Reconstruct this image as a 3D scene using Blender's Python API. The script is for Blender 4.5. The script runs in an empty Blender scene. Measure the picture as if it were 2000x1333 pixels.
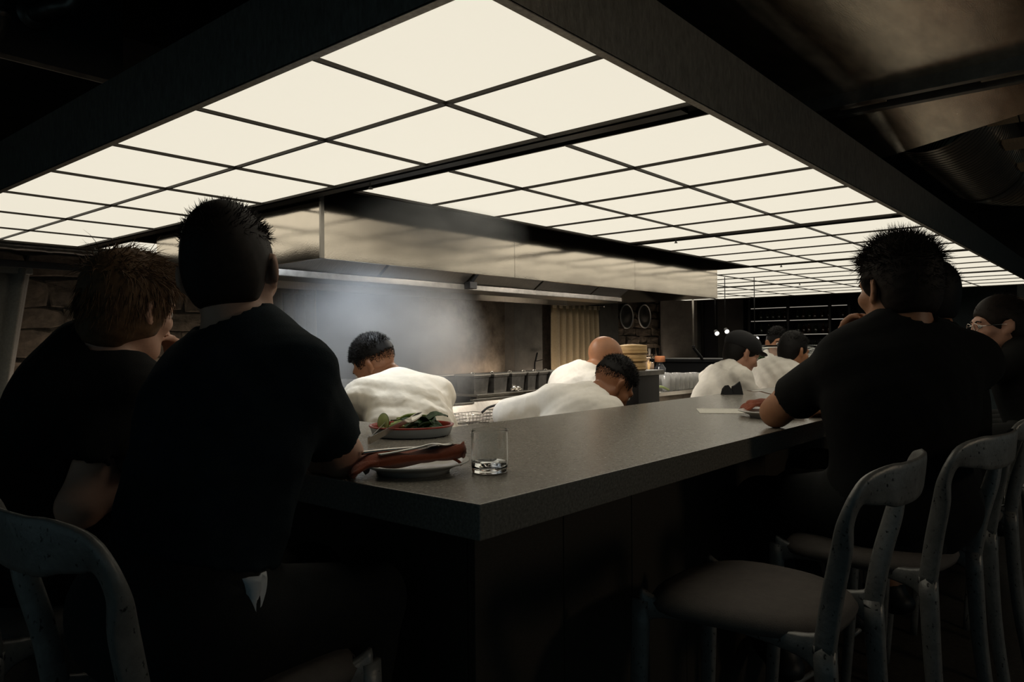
import bpy, bmesh, math, random
import numpy as np
import openvdb as vdb
from mathutils import Vector, Matrix
random.seed(7)
RNG = np.random.default_rng(11)
scene = bpy.context.scene
COL = scene.collection
S = 0.8793                      # plan unit of the canopy grid

# ------------------------------------------------------------------ camera
cam_d = bpy.data.cameras.new('camera')
cam = bpy.data.objects.new('camera', cam_d)
COL.objects.link(cam)
cam_d.sensor_width = 36.0
cam_d.lens = 26.2585
cam_d.clip_start = 0.02
cam.matrix_world = Matrix(((0.643992, -0.000262, -0.765032, -0.888972),
                           (-0.764989, -0.010815, -0.643953, -0.819135),
                           (-0.008105, 0.999941, -0.007165, 1.30),
                           (0, 0, 0, 1)))
scene.camera = cam

# ------------------------------------------------------------------ world, exposure
w = bpy.data.worlds.new('world')
scene.world = w
w.use_nodes = True
bg = w.node_tree.nodes['Background']
bg.inputs[0].default_value = (0.50, 0.78, 0.88, 1)
bg.inputs[1].default_value = 0.058          # dim cool evening light from the open front of the room
scene.view_settings.view_transform = 'Standard'
scene.view_settings.look = 'None'
scene.view_settings.exposure = 0.0
scene.view_settings.gamma = 1.0
scene.view_settings.use_curve_mapping = False
scene.cycles.max_bounces = 8
scene.cycles.diffuse_bounces = 3
scene.cycles.glossy_bounces = 3
scene.cycles.transmission_bounces = 8
scene.cycles.volume_bounces = 0
scene.cycles.volume_step_rate = 4.0
scene.cycles.volume_max_steps = 64
scene.cycles.use_adaptive_sampling = True
scene.cycles.adaptive_threshold = 0.04
scene.cycles.caustics_reflective = False

PANEL_E = 1.06                               # brightness of the luminous canopy panels

# ------------------------------------------------------------------ materials
MATS = {}
def mat(name, color, rough=0.5, metal=0.0, var=0.0, vscale=12.0, color2=None, bump=0.0, bscale=60.0, stretch=None,
        trans=0.0, ior=1.45, emit=None, estr=0.0, spec=0.5, coat=0.0, sheen=0.0, detail=6.0, rvar=0.0, sss=0.0, contrast=(0.3, 0.7)):
    m = bpy.data.materials.new(name)
    m.use_nodes = True
    nt = m.node_tree
    b = nt.nodes['Principled BSDF']
    c = tuple(color) + (1,) if len(color) == 3 else color
    b.inputs['Base Color'].default_value = c
    b.inputs['Roughness'].default_value = rough
    b.inputs['Metallic'].default_value = metal
    b.inputs['IOR'].default_value = ior
    b.inputs['Transmission Weight'].default_value = trans
    b.inputs['Specular IOR Level'].default_value = spec
    b.inputs['Coat Weight'].default_value = coat
    b.inputs['Sheen Weight'].default_value = sheen
    if sss:
        b.inputs['Subsurface Weight'].default_value = sss
        b.inputs['Subsurface Radius'].default_value = (0.02, 0.008, 0.005)
        b.inputs['Subsurface Scale'].default_value = 0.4
    if emit:
        b.inputs['Emission Color'].default_value = tuple(emit) + (1,)
        b.inputs['Emission Strength'].default_value = estr
    need = var > 0 or bump > 0 or color2 or rvar > 0
    if need:
        tc = nt.nodes.new('ShaderNodeTexCoord')
        mp = nt.nodes.new('ShaderNodeMapping')
        nt.links.new(tc.outputs['Object'], mp.inputs['Vector'])
        if stretch:
            mp.inputs['Scale'].default_value = stretch
    if var > 0 or color2 or rvar > 0:
        n = nt.nodes.new('ShaderNodeTexNoise')
        n.inputs['Scale'].default_value = vscale
        n.inputs['Detail'].default_value = detail
        n.inputs['Roughness'].default_value = 0.62
        nt.links.new(mp.outputs['Vector'], n.inputs['Vector'])
        r = nt.nodes.new('ShaderNodeValToRGB')
        r.color_ramp.elements[0].position = contrast[0]
        r.color_ramp.elements[1].position = contrast[1]
        c2 = tuple(color2) if color2 else tuple(max(0, x * (1 - var)) for x in c[:3])
        r.color_ramp.elements[0].color = c2 + (1,)
        r.color_ramp.elements[1].color = tuple(min(1, x * (1 + var)) for x in c[:3]) + (1,)
        nt.links.new(n.outputs['Fac'], r.inputs['Fac'])
        nt.links.new(r.outputs['Color'], b.inputs['Base Color'])
        if rvar > 0:
            mr = nt.nodes.new('ShaderNodeMapRange')
            mr.inputs['To Min'].default_value = max(0, rough - rvar)
            mr.inputs['To Max'].default_value = min(1, rough + rvar)
            nt.links.new(n.outputs['Fac'], mr.inputs['Value'])
            nt.links.new(mr.outputs['Result'], b.inputs['Roughness'])
    if bump > 0:
        n2 = nt.nodes.new('ShaderNodeTexNoise')
        n2.inputs['Scale'].default_value = bscale
        n2.inputs['Detail'].default_value = 5
        nt.links.new(mp.outputs['Vector'], n2.inputs['Vector'])
        bp = nt.nodes.new('ShaderNodeBump')
        bp.inputs['Strength'].default_value = bump
        bp.inputs['Distance'].default_value = 0.01
        nt.links.new(n2.outputs['Fac'], bp.inputs['Height'])
        nt.links.new(bp.outputs['Normal'], b.inputs['Normal'])
    MATS[name] = m
    return m

mat('panel', (0.25, 0.25, 0.25), 0.6, emit=(0.80, 0.742, 0.610), estr=PANEL_E)
mat('frame_dark', (0.035, 0.030, 0.024), 0.45, 0.6)
mat('fascia', (0.30, 0.275, 0.24), 0.42, 0.85, var=0.28, vscale=90, bump=0.05, bscale=200, stretch=(1, 1, 0.35))
mat('backing', (0.01, 0.01, 0.01), 0.8)
def steel_wavy():
    m = mat('hood_steel', (0.70, 0.63, 0.54), 0.10, 1.0, var=0.06, vscale=4, rvar=0.03)
    nt = m.node_tree; b = nt.nodes['Principled BSDF']
    tc = nt.nodes.new('ShaderNodeTexCoord'); mp = nt.nodes.new('ShaderNodeMapping')
    mp.inputs['Scale'].default_value = (1.6, 1.6, 1.0)
    nt.links.new(tc.outputs['Object'], mp.inputs['Vector'])
    n = nt.nodes.new('ShaderNodeTexNoise'); n.inputs['Scale'].default_value = 2.2; n.inputs['Detail'].default_value = 1.5
    nt.links.new(mp.outputs['Vector'], n.inputs['Vector'])
    n2 = nt.nodes.new('ShaderNodeTexNoise'); n2.inputs['Scale'].default_value = 160; n2.inputs['Detail'].default_value = 3
    nt.links.new(mp.outputs['Vector'], n2.inputs['Vector'])
    bp = nt.nodes.new('ShaderNodeBump'); bp.inputs['Strength'].default_value = 0.16; bp.inputs['Distance'].default_value = 0.02
    nt.links.new(n.outputs['Fac'], bp.inputs['Height'])
    bp2 = nt.nodes.new('ShaderNodeBump'); bp2.inputs['Strength'].default_value = 0.03; bp2.inputs['Distance'].default_value = 0.004
    nt.links.new(n2.outputs['Fac'], bp2.inputs['Height']); nt.links.new(bp.outputs['Normal'], bp2.inputs['Normal'])
    nt.links.new(bp2.outputs['Normal'], b.inputs['Normal'])
steel_wavy()
mat('steel', (0.42, 0.39, 0.35), 0.32, 0.9, var=0.12, vscale=25, stretch=(6, 1, 1), rvar=0.08)
mat('steel_bright', (0.62, 0.59, 0.54), 0.2, 1.0, var=0.08, vscale=30)
mat('steel_dark', (0.19, 0.18, 0.165), 0.38, 0.8, var=0.3, vscale=20)
mat('galvanised', (0.78, 0.69, 0.56), 0.24, 0.95, var=0.3, vscale=7, bump=0.06, bscale=120, rvar=0.07, stretch=(1, 3, 1))
mat('spiral_duct', (0.50, 0.45, 0.38), 0.26, 0.92, var=0.25, vscale=14)
mat('black_metal', (0.012, 0.012, 0.013), 0.45, 0.3)
mat('dark_paint', (0.035, 0.040, 0.043), 0.6, var=0.2, vscale=6, bump=0.1, bscale=30)
mat('stone_top', (0.215, 0.196, 0.165), 0.25, var=0.42, vscale=170, detail=3, bump=0.06, bscale=320, rvar=0.06, spec=0.55, contrast=(0.25, 0.75))
mat('counter_base', (0.045, 0.036, 0.026), 0.7, var=0.35, vscale=40, stretch=(2, 2, 14), bump=0.2, bscale=60)
mat('floor', (0.055, 0.045, 0.034), 0.65, var=0.4, vscale=35, bump=0.3, bscale=180)
mat('kitchen_floor', (0.08, 0.075, 0.07), 0.5, var=0.2, vscale=10)
mat('ceiling', (0.013, 0.016, 0.018), 0.9, var=0.3, vscale=5, bump=0.2, bscale=20)
mat('stone', (0.20, 0.155, 0.115), 0.92, var=0.35, vscale=9, color2=(0.075, 0.062, 0.05), bump=0.55, bscale=26)
mat('stone_pale', (0.30, 0.235, 0.175), 0.92, var=0.3, vscale=12, color2=(0.10, 0.08, 0.06), bump=0.6, bscale=30)
mat('mortar', (0.085, 0.07, 0.055), 0.95, var=0.4, vscale=18, bump=0.6, bscale=45)
mat('plaster', (0.24, 0.20, 0.155), 0.9, var=0.3, vscale=6, color2=(0.105, 0.082, 0.062), bump=0.35, bscale=40, detail=9)
mat('render_grey', (0.14, 0.13, 0.115), 0.9, var=0.25, vscale=5, bump=0.2, bscale=30)
mat('render_dark', (0.055, 0.053, 0.05), 0.9, var=0.3, vscale=5, bump=0.2, bscale=30)
mat('curtain_tan', (0.44, 0.35, 0.22), 0.9, var=0.12, vscale=70, bump=0.1, bscale=260, sheen=0.3)
mat('curtain_grey', (0.32, 0.30, 0.26), 0.9, var=0.15, vscale=70, bump=0.1, bscale=260, sheen=0.3)
mat('glass', (0.97, 0.98, 0.97), 0.02, trans=1.0, ior=1.45)
mat('glass_painted_sparkle', (0.92, 0.91, 0.88), 0.08, trans=0.72, ior=1.45)  # milky white share stands in for light sparkling in the glasses
mat('water', (1, 1, 1), 0.0, trans=1.0, ior=1.33)
mat('smoked_glass', (0.03, 0.03, 0.035), 0.15, spec=0.6)
mat('porcelain', (0.66, 0.64, 0.60), 0.22, coat=0.3)
mat('porcelain_blue', (0.40, 0.45, 0.50), 0.3, coat=0.3)
mat('red_enamel', (0.34, 0.032, 0.018), 0.3, coat=0.3)
mat('rust_cloth', (0.27, 0.060, 0.022), 0.92, var=0.15, vscale=90, bump=0.25, bscale=420, sheen=0.3)
mat('paper', (0.80, 0.77, 0.68), 0.8)
mat('black_cloth', (0.008, 0.008, 0.009), 0.85)
mat('leaf_dark', (0.020, 0.050, 0.012), 0.4, var=0.5, vscale=40, bump=0.3, bscale=90)
mat('leaf_pale', (0.36, 0.44, 0.17), 0.45, var=0.35, vscale=40, stretch=(1, 8, 1), bump=0.2, bscale=80)
mat('cucumber_skin', (0.06, 0.11, 0.025), 0.4, var=0.3, vscale=60)
mat('cucumber_flesh', (0.36, 0.42, 0.16), 0.35, var=0.18, vscale=60)
mat('sauce', (0.30, 0.12, 0.035), 0.3, var=0.4, vscale=40)
mat('bamboo', (0.52, 0.34, 0.15), 0.6, var=0.2, vscale=30, stretch=(1, 1, 8), bump=0.15, bscale=80)
mat('tape', (0.34, 0.30, 0.24), 0.6, var=0.3, vscale=40)
mat('wood_block', (0.26, 0.20, 0.13), 0.7, var=0.25, vscale=20, stretch=(1, 8, 1))
mat('cork', (0.36, 0.13, 0.05), 0.8, var=0.2, vscale=60)
mat('plastic_white', (0.70, 0.71, 0.72), 0.4, spec=0.4)
mat('plastic_clear', (0.85, 0.87, 0.88), 0.25, trans=0.6)
mat('bottle_dark', (0.018, 0.022, 0.012), 0.12, spec=0.6, coat=0.4)
mat('bottle_brown', (0.030, 0.014, 0.006), 0.12, spec=0.6, coat=0.4)
mat('led', (0.8, 0.8, 0.8), 0.5, emit=(1.0, 0.92, 0.78), estr=0.24)
mat('bulb', (0.9, 0.9, 0.9), 0.5, emit=(1.0, 0.93, 0.82), estr=6.0)
mat('hood_and_fill_lamp', (0.9, 0.9, 0.9), 0.5, emit=(0.80, 0.90, 1.0), estr=1.2)
mat('globe', (.8, .8, .8), .5, emit=(1.0, .80, .58), estr=18.0)  # glow of the unseen globe added as fill light
mat('board_blue', (0.035, 0.050, 0.056), 0.75, var=0.3, vscale=9)
mat('skin_fair', (0.52, 0.275, 0.185), 0.5, var=0.10, vscale=18, bump=0.05, bscale=160)
mat('skin_pale', (0.56, 0.33, 0.235), 0.5, var=0.08, vscale=18, bump=0.05, bscale=160)
mat('skin_tan', (0.40, 0.185, 0.095), 0.48, var=0.12, vscale=18, bump=0.05, bscale=160)
mat('skin_brown', (0.27, 0.115, 0.055), 0.45, var=0.12, vscale=18, bump=0.05, bscale=160)
mat('eye', (0.62, 0.58, 0.53), 0.15)
mat('iris', (0.03, 0.018, 0.01), 0.1)
mat('tee_black', (0.0095, 0.0095, 0.0090), 0.95, var=0.2, vscale=30, bump=0.2, bscale=500, spec=0.2)
mat('tee_navy', (0.0125, 0.0200, 0.0245), 0.95, var=0.2, vscale=30, bump=0.2, bscale=500, spec=0.2)
mat('trouser_black', (0.006, 0.0065, 0.006), 0.9, var=0.2, vscale=30, bump=0.2, bscale=400)
mat('jacket_white', (0.88, 0.83, 0.75), 0.88, var=0.05, vscale=40, bump=0.12, bscale=420, sheen=0.2)
mat('jacket_cream', (0.84, 0.76, 0.63), 0.88, var=0.05, vscale=40, bump=0.12, bscale=420, sheen=0.2)
for nm in ('jacket_white', 'jacket_cream'):
    nt = MATS[nm].node_tree; b = nt.nodes['Principled BSDF']; old = [n for n in nt.nodes if n.type == 'BUMP'][0]
    tc = [n for n in nt.nodes if n.type == 'TEX_COORD'][0]
    n1 = nt.nodes.new('ShaderNodeTexNoise'); n1.inputs['Scale'].default_value = 6.5; n1.inputs['Detail'].default_value = 2; n1.inputs['Distortion'].default_value = 1.2
    nt.links.new(tc.outputs['Object'], n1.inputs['Vector'])
    b1 = nt.nodes.new('ShaderNodeBump'); b1.inputs['Strength'].default_value = 0.26; b1.inputs['Distance'].default_value = 0.03
    nt.links.new(n1.outputs['Fac'], b1.inputs['Height']); nt.links.new(old.outputs['Normal'], b1.inputs['Normal']); nt.links.new(b1.outputs['Normal'], b.inputs['Normal'])
mat('apron_dark', (0.03, 0.03, 0.03), 0.9)
mat('hair_black', (0.007, 0.006, 0.0055), 0.62, spec=0.25, var=0.3, vscale=80)
mat('hair_dark', (0.018, 0.012, 0.0085), 0.62, spec=0.25, var=0.3, vscale=80)
mat('hair_brown', (0.11, 0.062, 0.030), 0.62, spec=0.25, var=0.35, vscale=80)
mat('hair_sandy', (0.30, 0.22, 0.13), 0.62, spec=0.25, var=0.3, vscale=80)
mat('shoe', (0.01, 0.01, 0.01), 0.5)
mat('seat_grey', (0.115, 0.098, 0.085), 0.75, var=0.12, vscale=40, bump=0.12, bscale=350)
mat('seat_black', (0.03, 0.032, 0.034), 0.7, var=0.12, vscale=40, bump=0.12, bscale=350)
def chair_mat():
    m = mat('chair_paint', (0.24, 0.235, 0.22), 0.42, 0.3, var=0.18, vscale=30, bump=0.12, bscale=90)
    nt = m.node_tree; b = nt.nodes['Principled BSDF']
    ramp = [n for n in nt.nodes if n.type == 'VALTORGB'][0]
    tc = [n for n in nt.nodes if n.type == 'TEX_COORD'][0]
    mp = nt.nodes.new('ShaderNodeMapping'); mp.inputs['Scale'].default_value = (1.0, 1.0, 0.7)
    nt.links.new(tc.outputs['Object'], mp.inputs['Vector'])
    n = nt.nodes.new('ShaderNodeTexNoise'); n.inputs['Scale'].default_value = 120; n.inputs['Detail'].default_value = 6
    nt.links.new(mp.outputs['Vector'], n.inputs['Vector'])
    r2 = nt.nodes.new('ShaderNodeValToRGB'); r2.color_ramp.elements[0].position = 0.62; r2.color_ramp.elements[1].position = 0.70
    nt.links.new(n.outputs['Fac'], r2.inputs['Fac'])
    mx = nt.nodes.new('ShaderNodeMixRGB'); mx.inputs[2].default_value = (0.018, 0.017, 0.016, 1)
    nt.links.new(r2.outputs['Color'], mx.inputs[0]); nt.links.new(ramp.outputs['Color'], mx.inputs[1])
    nt.links.new(mx.outputs[0], b.inputs['Base Color'])
chair_mat()
def menu_mat():
    m = mat('menu_print', (0.80, 0.77, 0.68), 0.8)
    nt = m.node_tree; b = nt.nodes['Principled BSDF']
    tc = nt.nodes.new('ShaderNodeTexCoord')
    br = nt.nodes.new('ShaderNodeTexBrick')
    br.inputs['Scale'].default_value = 95
    br.inputs['Color1'].default_value = (0.80, 0.77, 0.68, 1); br.inputs['Color2'].default_value = (0.45, 0.43, 0.38, 1)
    br.inputs['Mortar'].default_value = (0.80, 0.77, 0.68, 1); br.inputs['Mortar Size'].default_value = 0.03
    br.inputs['Bias'].default_value = -0.1
    nt.links.new(tc.outputs['Object'], br.inputs['Vector']); nt.links.new(br.outputs['Color'], b.inputs['Base Color'])
menu_mat()

# ------------------------------------------------------------------ mesh helpers
def link(name, me, m=None, parent=None, smooth=False):
    if m:
        for mm in (m if isinstance(m, (list, tuple)) else [m]):
            me.materials.append(MATS[mm])
    if smooth:
        me.polygons.foreach_set('use_smooth', [True] * len(me.polygons))
    o = bpy.data.objects.new(name, me)
    COL.objects.link(o)
    if parent is not None:
        o.parent = parent
    return o
def obj(name, bm, m, parent=None, smooth=False, loc=None):
    me = bpy.data.meshes.new(name)
    bm.to_mesh(me); bm.free()
    o = link(name, me, m, parent, smooth)
    if loc is not None:
        o.location = loc
    return o
def raw(name, verts, faces, m, parent=None, smooth=False):
    me = bpy.data.meshes.new(name)
    me.from_pydata([tuple(v) for v in verts], [], [tuple(f) for f in faces])
    me.update()
    return link(name, me, m, parent, smooth)
def empty(name, loc=(0, 0, 0), rz=0.0):
    o = bpy.data.objects.new(name, None)
    COL.objects.link(o)
    o.location = loc; o.rotation_euler = (0, 0, rz)
    o.empty_display_size = 0.05
    return o
def tag(o, label=None, cat=None, group=None, kind=None):
    if label: o['label'] = label
    if cat: o['category'] = cat
    if group: o['group'] = group
    if kind: o['kind'] = kind
    return o
def copy_tree(o, parent=None):
    c = o.copy(); COL.objects.link(c); c.parent = parent
    for ch in list(o.children):
        copy_tree(ch, c)
    return c
def bx(bm, x0, x1, y0, y1, z0, z1, bev=0.0):
    vs = [bm.verts.new(p) for p in ((x0, y0, z0), (x1, y0, z0), (x1, y1, z0), (x0, y1, z0), (x0, y0, z1), (x1, y0, z1), (x1, y1, z1), (x0, y1, z1))]
    fs = [bm.faces.new([vs[i] for i in f]) for f in ((3, 2, 1, 0), (4, 5, 6, 7), (0, 1, 5, 4), (1, 2, 6, 5), (2, 3, 7, 6), (3, 0, 4, 7))]
    if bev > 0:
        es = list({e for f in fs for e in f.edges})
        bmesh.ops.bevel(bm, geom=es, offset=bev, segments=2, affect='EDGES', profile=0.6)
    return vs
def box(name, x0, x1, y0, y1, z0, z1, m, parent=None, bev=0.0):
    bm = bmesh.new(); bx(bm, min(x0, x1), max(x0, x1), min(y0, y1), max(y0, y1), min(z0, z1), max(z0, z1), bev)
    return obj(name, bm, m, parent)
def prism(bm, pts, z0, z1, bev=0.0):
    lo = [bm.verts.new((p[0], p[1], z0)) for p in pts]; hi = [bm.verts.new((p[0], p[1], z1)) for p in pts]
    n = len(pts); fs = [bm.faces.new(lo[::-1]), bm.faces.new(hi)]
    for i in range(n):
        fs.append(bm.faces.new((lo[i], lo[(i + 1) % n], hi[(i + 1) % n], hi[i])))
    if bev > 0:
        bmesh.ops.bevel(bm, geom=list({e for f in fs for e in f.edges}), offset=bev, segments=2, affect='EDGES', profile=0.6)
def lathe(bm, prof, n=32, c=(0, 0, 0), sx=1, sy=1):
    rings = []
    for r, z in prof:
        if r < 1e-6:
            rings.append([bm.verts.new((c[0], c[1], c[2] + z))])
        else:
            rings.append([bm.verts.new((c[0] + sx * r * math.cos(2 * math.pi * i / n), c[1] + sy * r * math.sin(2 * math.pi * i / n), c[2] + z)) for i in range(n)])
    for a, b in zip(rings[:-1], rings[1:]):
        for i in range(n):
            j = (i + 1) % n
            if len(a) == 1 and len(b) == 1: continue
            if len(a) == 1: bm.faces.new((a[0], b[j], b[i]))
            elif len(b) == 1: bm.faces.new((a[i], a[j], b[0]))
            else: bm.faces.new((a[i], a[j], b[j], b[i]))
    bmesh.ops.recalc_face_normals(bm, faces=bm.faces[:])
def sweep(bm, pts, sec, up=(0, 0, 1), closed=False, caps=True):
    """pts: path; sec(i,t)-> list of (a,b) offsets along (side, up') axes"""
    P = [Vector(p) for p in pts]; n = len(P); rings = []
    upv = Vector(up); prev = None
    for i in range(n):
        t = (P[min(i + 1, n - 1)] - P[max(i - 1, 0)])
        t.normalize()
        if prev is None:
            side = t.cross(upv)
            if side.length < 1e-3: side = t.cross(Vector((1, 0, 0)))
        else:
            side = prev - t * prev.dot(t)
        side.normalize(); prev = side.copy()
        u = side.cross(t); u.normalize()
        rings.append([bm.verts.new(P[i] + side * a + u * b) for a, b in sec(i, i / (n - 1))])
    m = len(rings[0])
    for a, b in zip(rings[:-1], rings[1:]):
        for k in range(m):
            bm.faces.new((a[k], a[(k + 1) % m], b[(k + 1) % m], b[k]))
    if caps:
        bm.faces.new(rings[0][::-1]); bm.faces.new(rings[-1])
    bmesh.ops.recalc_face_normals(bm, faces=bm.faces[:])
    return rings
def circ(r, n=12, ry=None):
    ry = ry or r
    return [(r * math.cos(2 * math.pi * k / n), ry * math.sin(2 * math.pi * k / n)) for k in range(n)]
def tube(bm, pts, r, n=10):
    c = circ(r, n) if not callable(r) else None
    sweep(bm, pts, (lambda i, t: c) if c else (lambda i, t: circ(r(t), n)))
def spline(pts, n=8):
    """Catmull-Rom"""
    P = [Vector(p) for p in pts]; P = [P[0] * 2 - P[1]] + P + [P[-1] * 2 - P[-2]]
    out = []
    for i in range(1, len(P) - 2):
        for k in range(n):
            t = k / n
            out.append(0.5 * ((2 * P[i]) + (P[i + 1] - P[i - 1]) * t + (2 * P[i - 1] - 5 * P[i] + 4 * P[i + 1] - P[i + 2]) * t * t + (3 * P[i] - P[i - 1] - 3 * P[i + 1] + P[i + 2]) * t ** 3))
    out.append(P[-2])
    return out

# ------------------------------------------------------------------ the setting
YW, XW, ZC, ZK = 5.10, 9.80, 2.90, -0.15
CT = 1.045
KX0, KX1, KY0, KY1 = 0.62, 6.3, 0.70, 3.05        # kitchen pit inside the counter ring
bm = bmesh.new()
bx(bm, -3.2, KX0, -4.0, YW, -0.35, 0.0); bx(bm, KX1, XW, -4.0, YW, -0.35, 0.0)
bx(bm, KX0, KX1, -4.0, KY0, -0.35, 0.0); bx(bm, KX0, KX1, KY1, YW, -0.35, 0.0)
fl = obj('floor', bm, 'floor'); tag(fl, 'dark brown textured floor under the dining stools', None, None, 'structure')
kf = box('floor_kitchen', KX0, KX1, KY0, KY1, -0.35, ZK, 'kitchen_floor'); tag(kf, 'lower grey floor of the sunken kitchen', None, None, 'structure')
ce = box('ceiling', -3.2, XW, -4.0, YW, ZC, ZC + 0.1, 'ceiling'); tag(ce, 'black painted ceiling high above the bar', None, None, 'structure')
wb = box('wall_back', -3.2, XW + 0.2, YW, YW + 0.25, -0.35, ZC, 'mortar'); tag(wb, 'rough rubble stone wall behind the open kitchen', None, None, 'structure')
wf = box('wall_far', XW, XW + 0.25, -4.0, YW, -0.35, ZC, 'render_dark'); tag(wf, 'dark rendered far wall behind the bar shelves', None, None, 'structure')

# stones of the rubble wall, laid in uneven courses where the photo shows them
def stone_mesh(wd, ht, dp, seed):
    r = random.Random(seed); bm = bmesh.new()
    n = 7
    ring = []
    base = [(-.5, -.5), (-.1, -.5), (.3, -.5), (.5, -.42), (.5, 0.05), (.5, .42), (.25, .5), (-.15, .5), (-.5, .45), (-.5, 0.0)]
    pts = [((x + r.uniform(-.05, .05)) * wd, (z + r.uniform(-.06, .06)) * ht) for x, z in base]
    back = [bm.verts.new((x, 0.03, z)) for x, z in pts]
    mid = [bm.verts.new((x, -dp * .6, z)) for x, z in pts]
    front = [bm.verts.new((x * r.uniform(.90, .96), -dp * r.uniform(.7, 1.3), z * r.uniform(.86, .95))) for x, z in pts]
    m = len(pts)
    for a, b in ((back, mid), (mid, front)):
        for i in range(m):
            bm.faces.new((a[i], a[(i + 1) % m], b[(i + 1) % m], b[i]))
    c = bm.verts.new((r.uniform(-.2, .2) * wd, -dp * r.uniform(.85, 1.15), r.uniform(-.15, .15) * ht))
    for i in range(m):
        bm.faces.new((front[i], front[(i + 1) % m], c))
    bmesh.ops.recalc_face_normals(bm, faces=bm.faces[:])
    me = bpy.data.meshes.new('stone'); bm.to_mesh(me); bm.free()
    return me
def lay_stones(x0, x1, z0, z1, seed, hmin=.09, hmax=.17, wmin=.14, wmax=.42):
    r = random.Random(seed); z = z0
    while z < z1:
        h = r.uniform(hmin, hmax); x = x0 - r.uniform(0, .2)
        while x < x1:
            wd = r.uniform(wmin, wmax)
            me = stone_mesh(wd * .97, h * .95, r.uniform(.012, .034), r.random())
            me.materials.append(MATS['stone' if r.random() < .62 else 'stone_pale'])
            o = bpy.data.objects.new('stone', me); COL.objects.link(o); o.parent = wb
            o.location = (x + wd / 2, YW, z + h / 2 + r.uniform(-.008, .008)); o.rotation_euler = (0, r.uniform(-.03, .03), 0)
            x += wd
        z += h
lay_stones(0.70, 2.35, 0.95, 2.30, 3, .11, .22, .22, .62)
lay_stones(8.30, 9.75, 0.90, 2.10, 5, .10, .17, .2, .5)
# plastered patch of the wall behind the range
pp = box('wall_plaster', 4.55, 5.95, YW - .05, YW, -0.35, 2.3, 'plaster', wb)
pp2 = box('wall_plaster', 2.4, 4.55, YW - .05, YW, -0.35, 2.3, 'render_grey', wb)
# pilasters of the back wall and of the far wall
def pilaster(name, x0, x1, y0, y1, m, n):
    o = box(name, x0, x1, y0, y1, -0.35, ZC, m, None, 0.008); tag(o, None, None, None, 'structure'); return o
pilaster('trim_1', 5.95, 6.50, YW - .20, YW, 'render_grey', 1)
pilaster('trim_2', 7.80, 8.28, YW - .20, YW, 'render_grey', 2)
pilaster('trim_3', XW - .16, XW, 4.35, 4.98, 'render_grey', 3)
pilaster('trim_4', XW - .16, XW, 3.62, 4.02, 'render_dark', 4)
# dark windows between the pilasters
def window(n, y0, y1, z0, z1, label):
    g = empty('window_%d' % n, (XW, (y0 + y1) / 2, z0)); tag(g, label, None, None, 'structure')
    yc = (y0 + y1) / 2
    def b(nm, a0, a1, c0, c1, d, m): return box(nm, -d, -0.002, a0 - yc, a1 - yc, c0 - z0, c1 - z0, m, g)
    b('window_frame', y0, y0 + .04, z0, z1, .05, 'black_metal'); b('window_frame', y1 - .04, y1, z0, z1, .05, 'black_metal')
    b('window_frame', y0 + .04, y1 - .04, z0, z0 + .05, .05, 'black_metal'); b('window_frame', y0 + .04, y1 - .04, z1 - .05, z1, .05, 'black_metal')
    b('window_frame', y0 + .04, y1 - .04, (z0 + z1) / 2 - .02, (z0 + z1) / 2 + .02, .045, 'black_metal')
    b('pane', y0 + .04, y1 - .04, z0 + .05, (z0 + z1) / 2 - .02, .02, 'smoked_glass'); b('pane', y0 + .04, y1 - .04, (z0 + z1) / 2 + .02, z1 - .05, .02, 'smoked_glass')
window(1, 4.03, 4.34, 0.95, 2.1, 'dark window between two pilasters of the far wall')
window(2, 3.40, 3.61, 0.95, 2.1, 'narrow dark window beside the bottle shelves')
brd = box('trim_5', XW - .03, XW, 0.42, 1.02, 0.3, 2.3, 'board_blue'); tag(brd, 'blue-grey painted panel on the far wall', None, None, 'structure')

# ------------------------------------------------------------------ luminous canopy
ZP = 1.30 + 0.665 * S            # underside of panels
ZF = 1.30 + 0.860 * S            # top of the fascia
can = empty('light_canopy', (0, 0, ZP)); tag(can, 'huge luminous ceiling canopy of glowing cream panels in a dark metal frame', 'light canopy')
XS = [[0, .437, .880], [.99, 1.43, 1.875, 2.315, 2.765, 3.205], [3.30, 3.76, 4.22, 4.69, 5.15], [5.22, 5.71, 6.20, 6.69, 7.18], [7.26, 7.77, 8.28, 8.79, 9.30]]
YS = [0, .517, 1.062, 1.612, 2.155, 2.70, 3.24, 3.785, 4.32]
g = 0.0072
pm = {}
def light_panel(x0, x1, y0, y1):
    wd, dp = (x1 - x0) - 2 * g, (y1 - y0) - 2 * g
    key = (round(wd, 3), round(dp, 3))
    if key not in pm:
        bm = bmesh.new(); bx(bm, -wd / 2, wd / 2, -dp / 2, dp / 2, 0.0, 0.012)
        me = bpy.data.meshes.new('light_panel'); bm.to_mesh(me); bm.free(); me.materials.append(MATS['panel']); pm[key] = me
    o = bpy.data.objects.new('light_panel', pm[key]); COL.objects.link(o); o.parent = can
    o.location = ((x0 + x1) / 2, (y0 + y1) / 2, 0.004)
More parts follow.
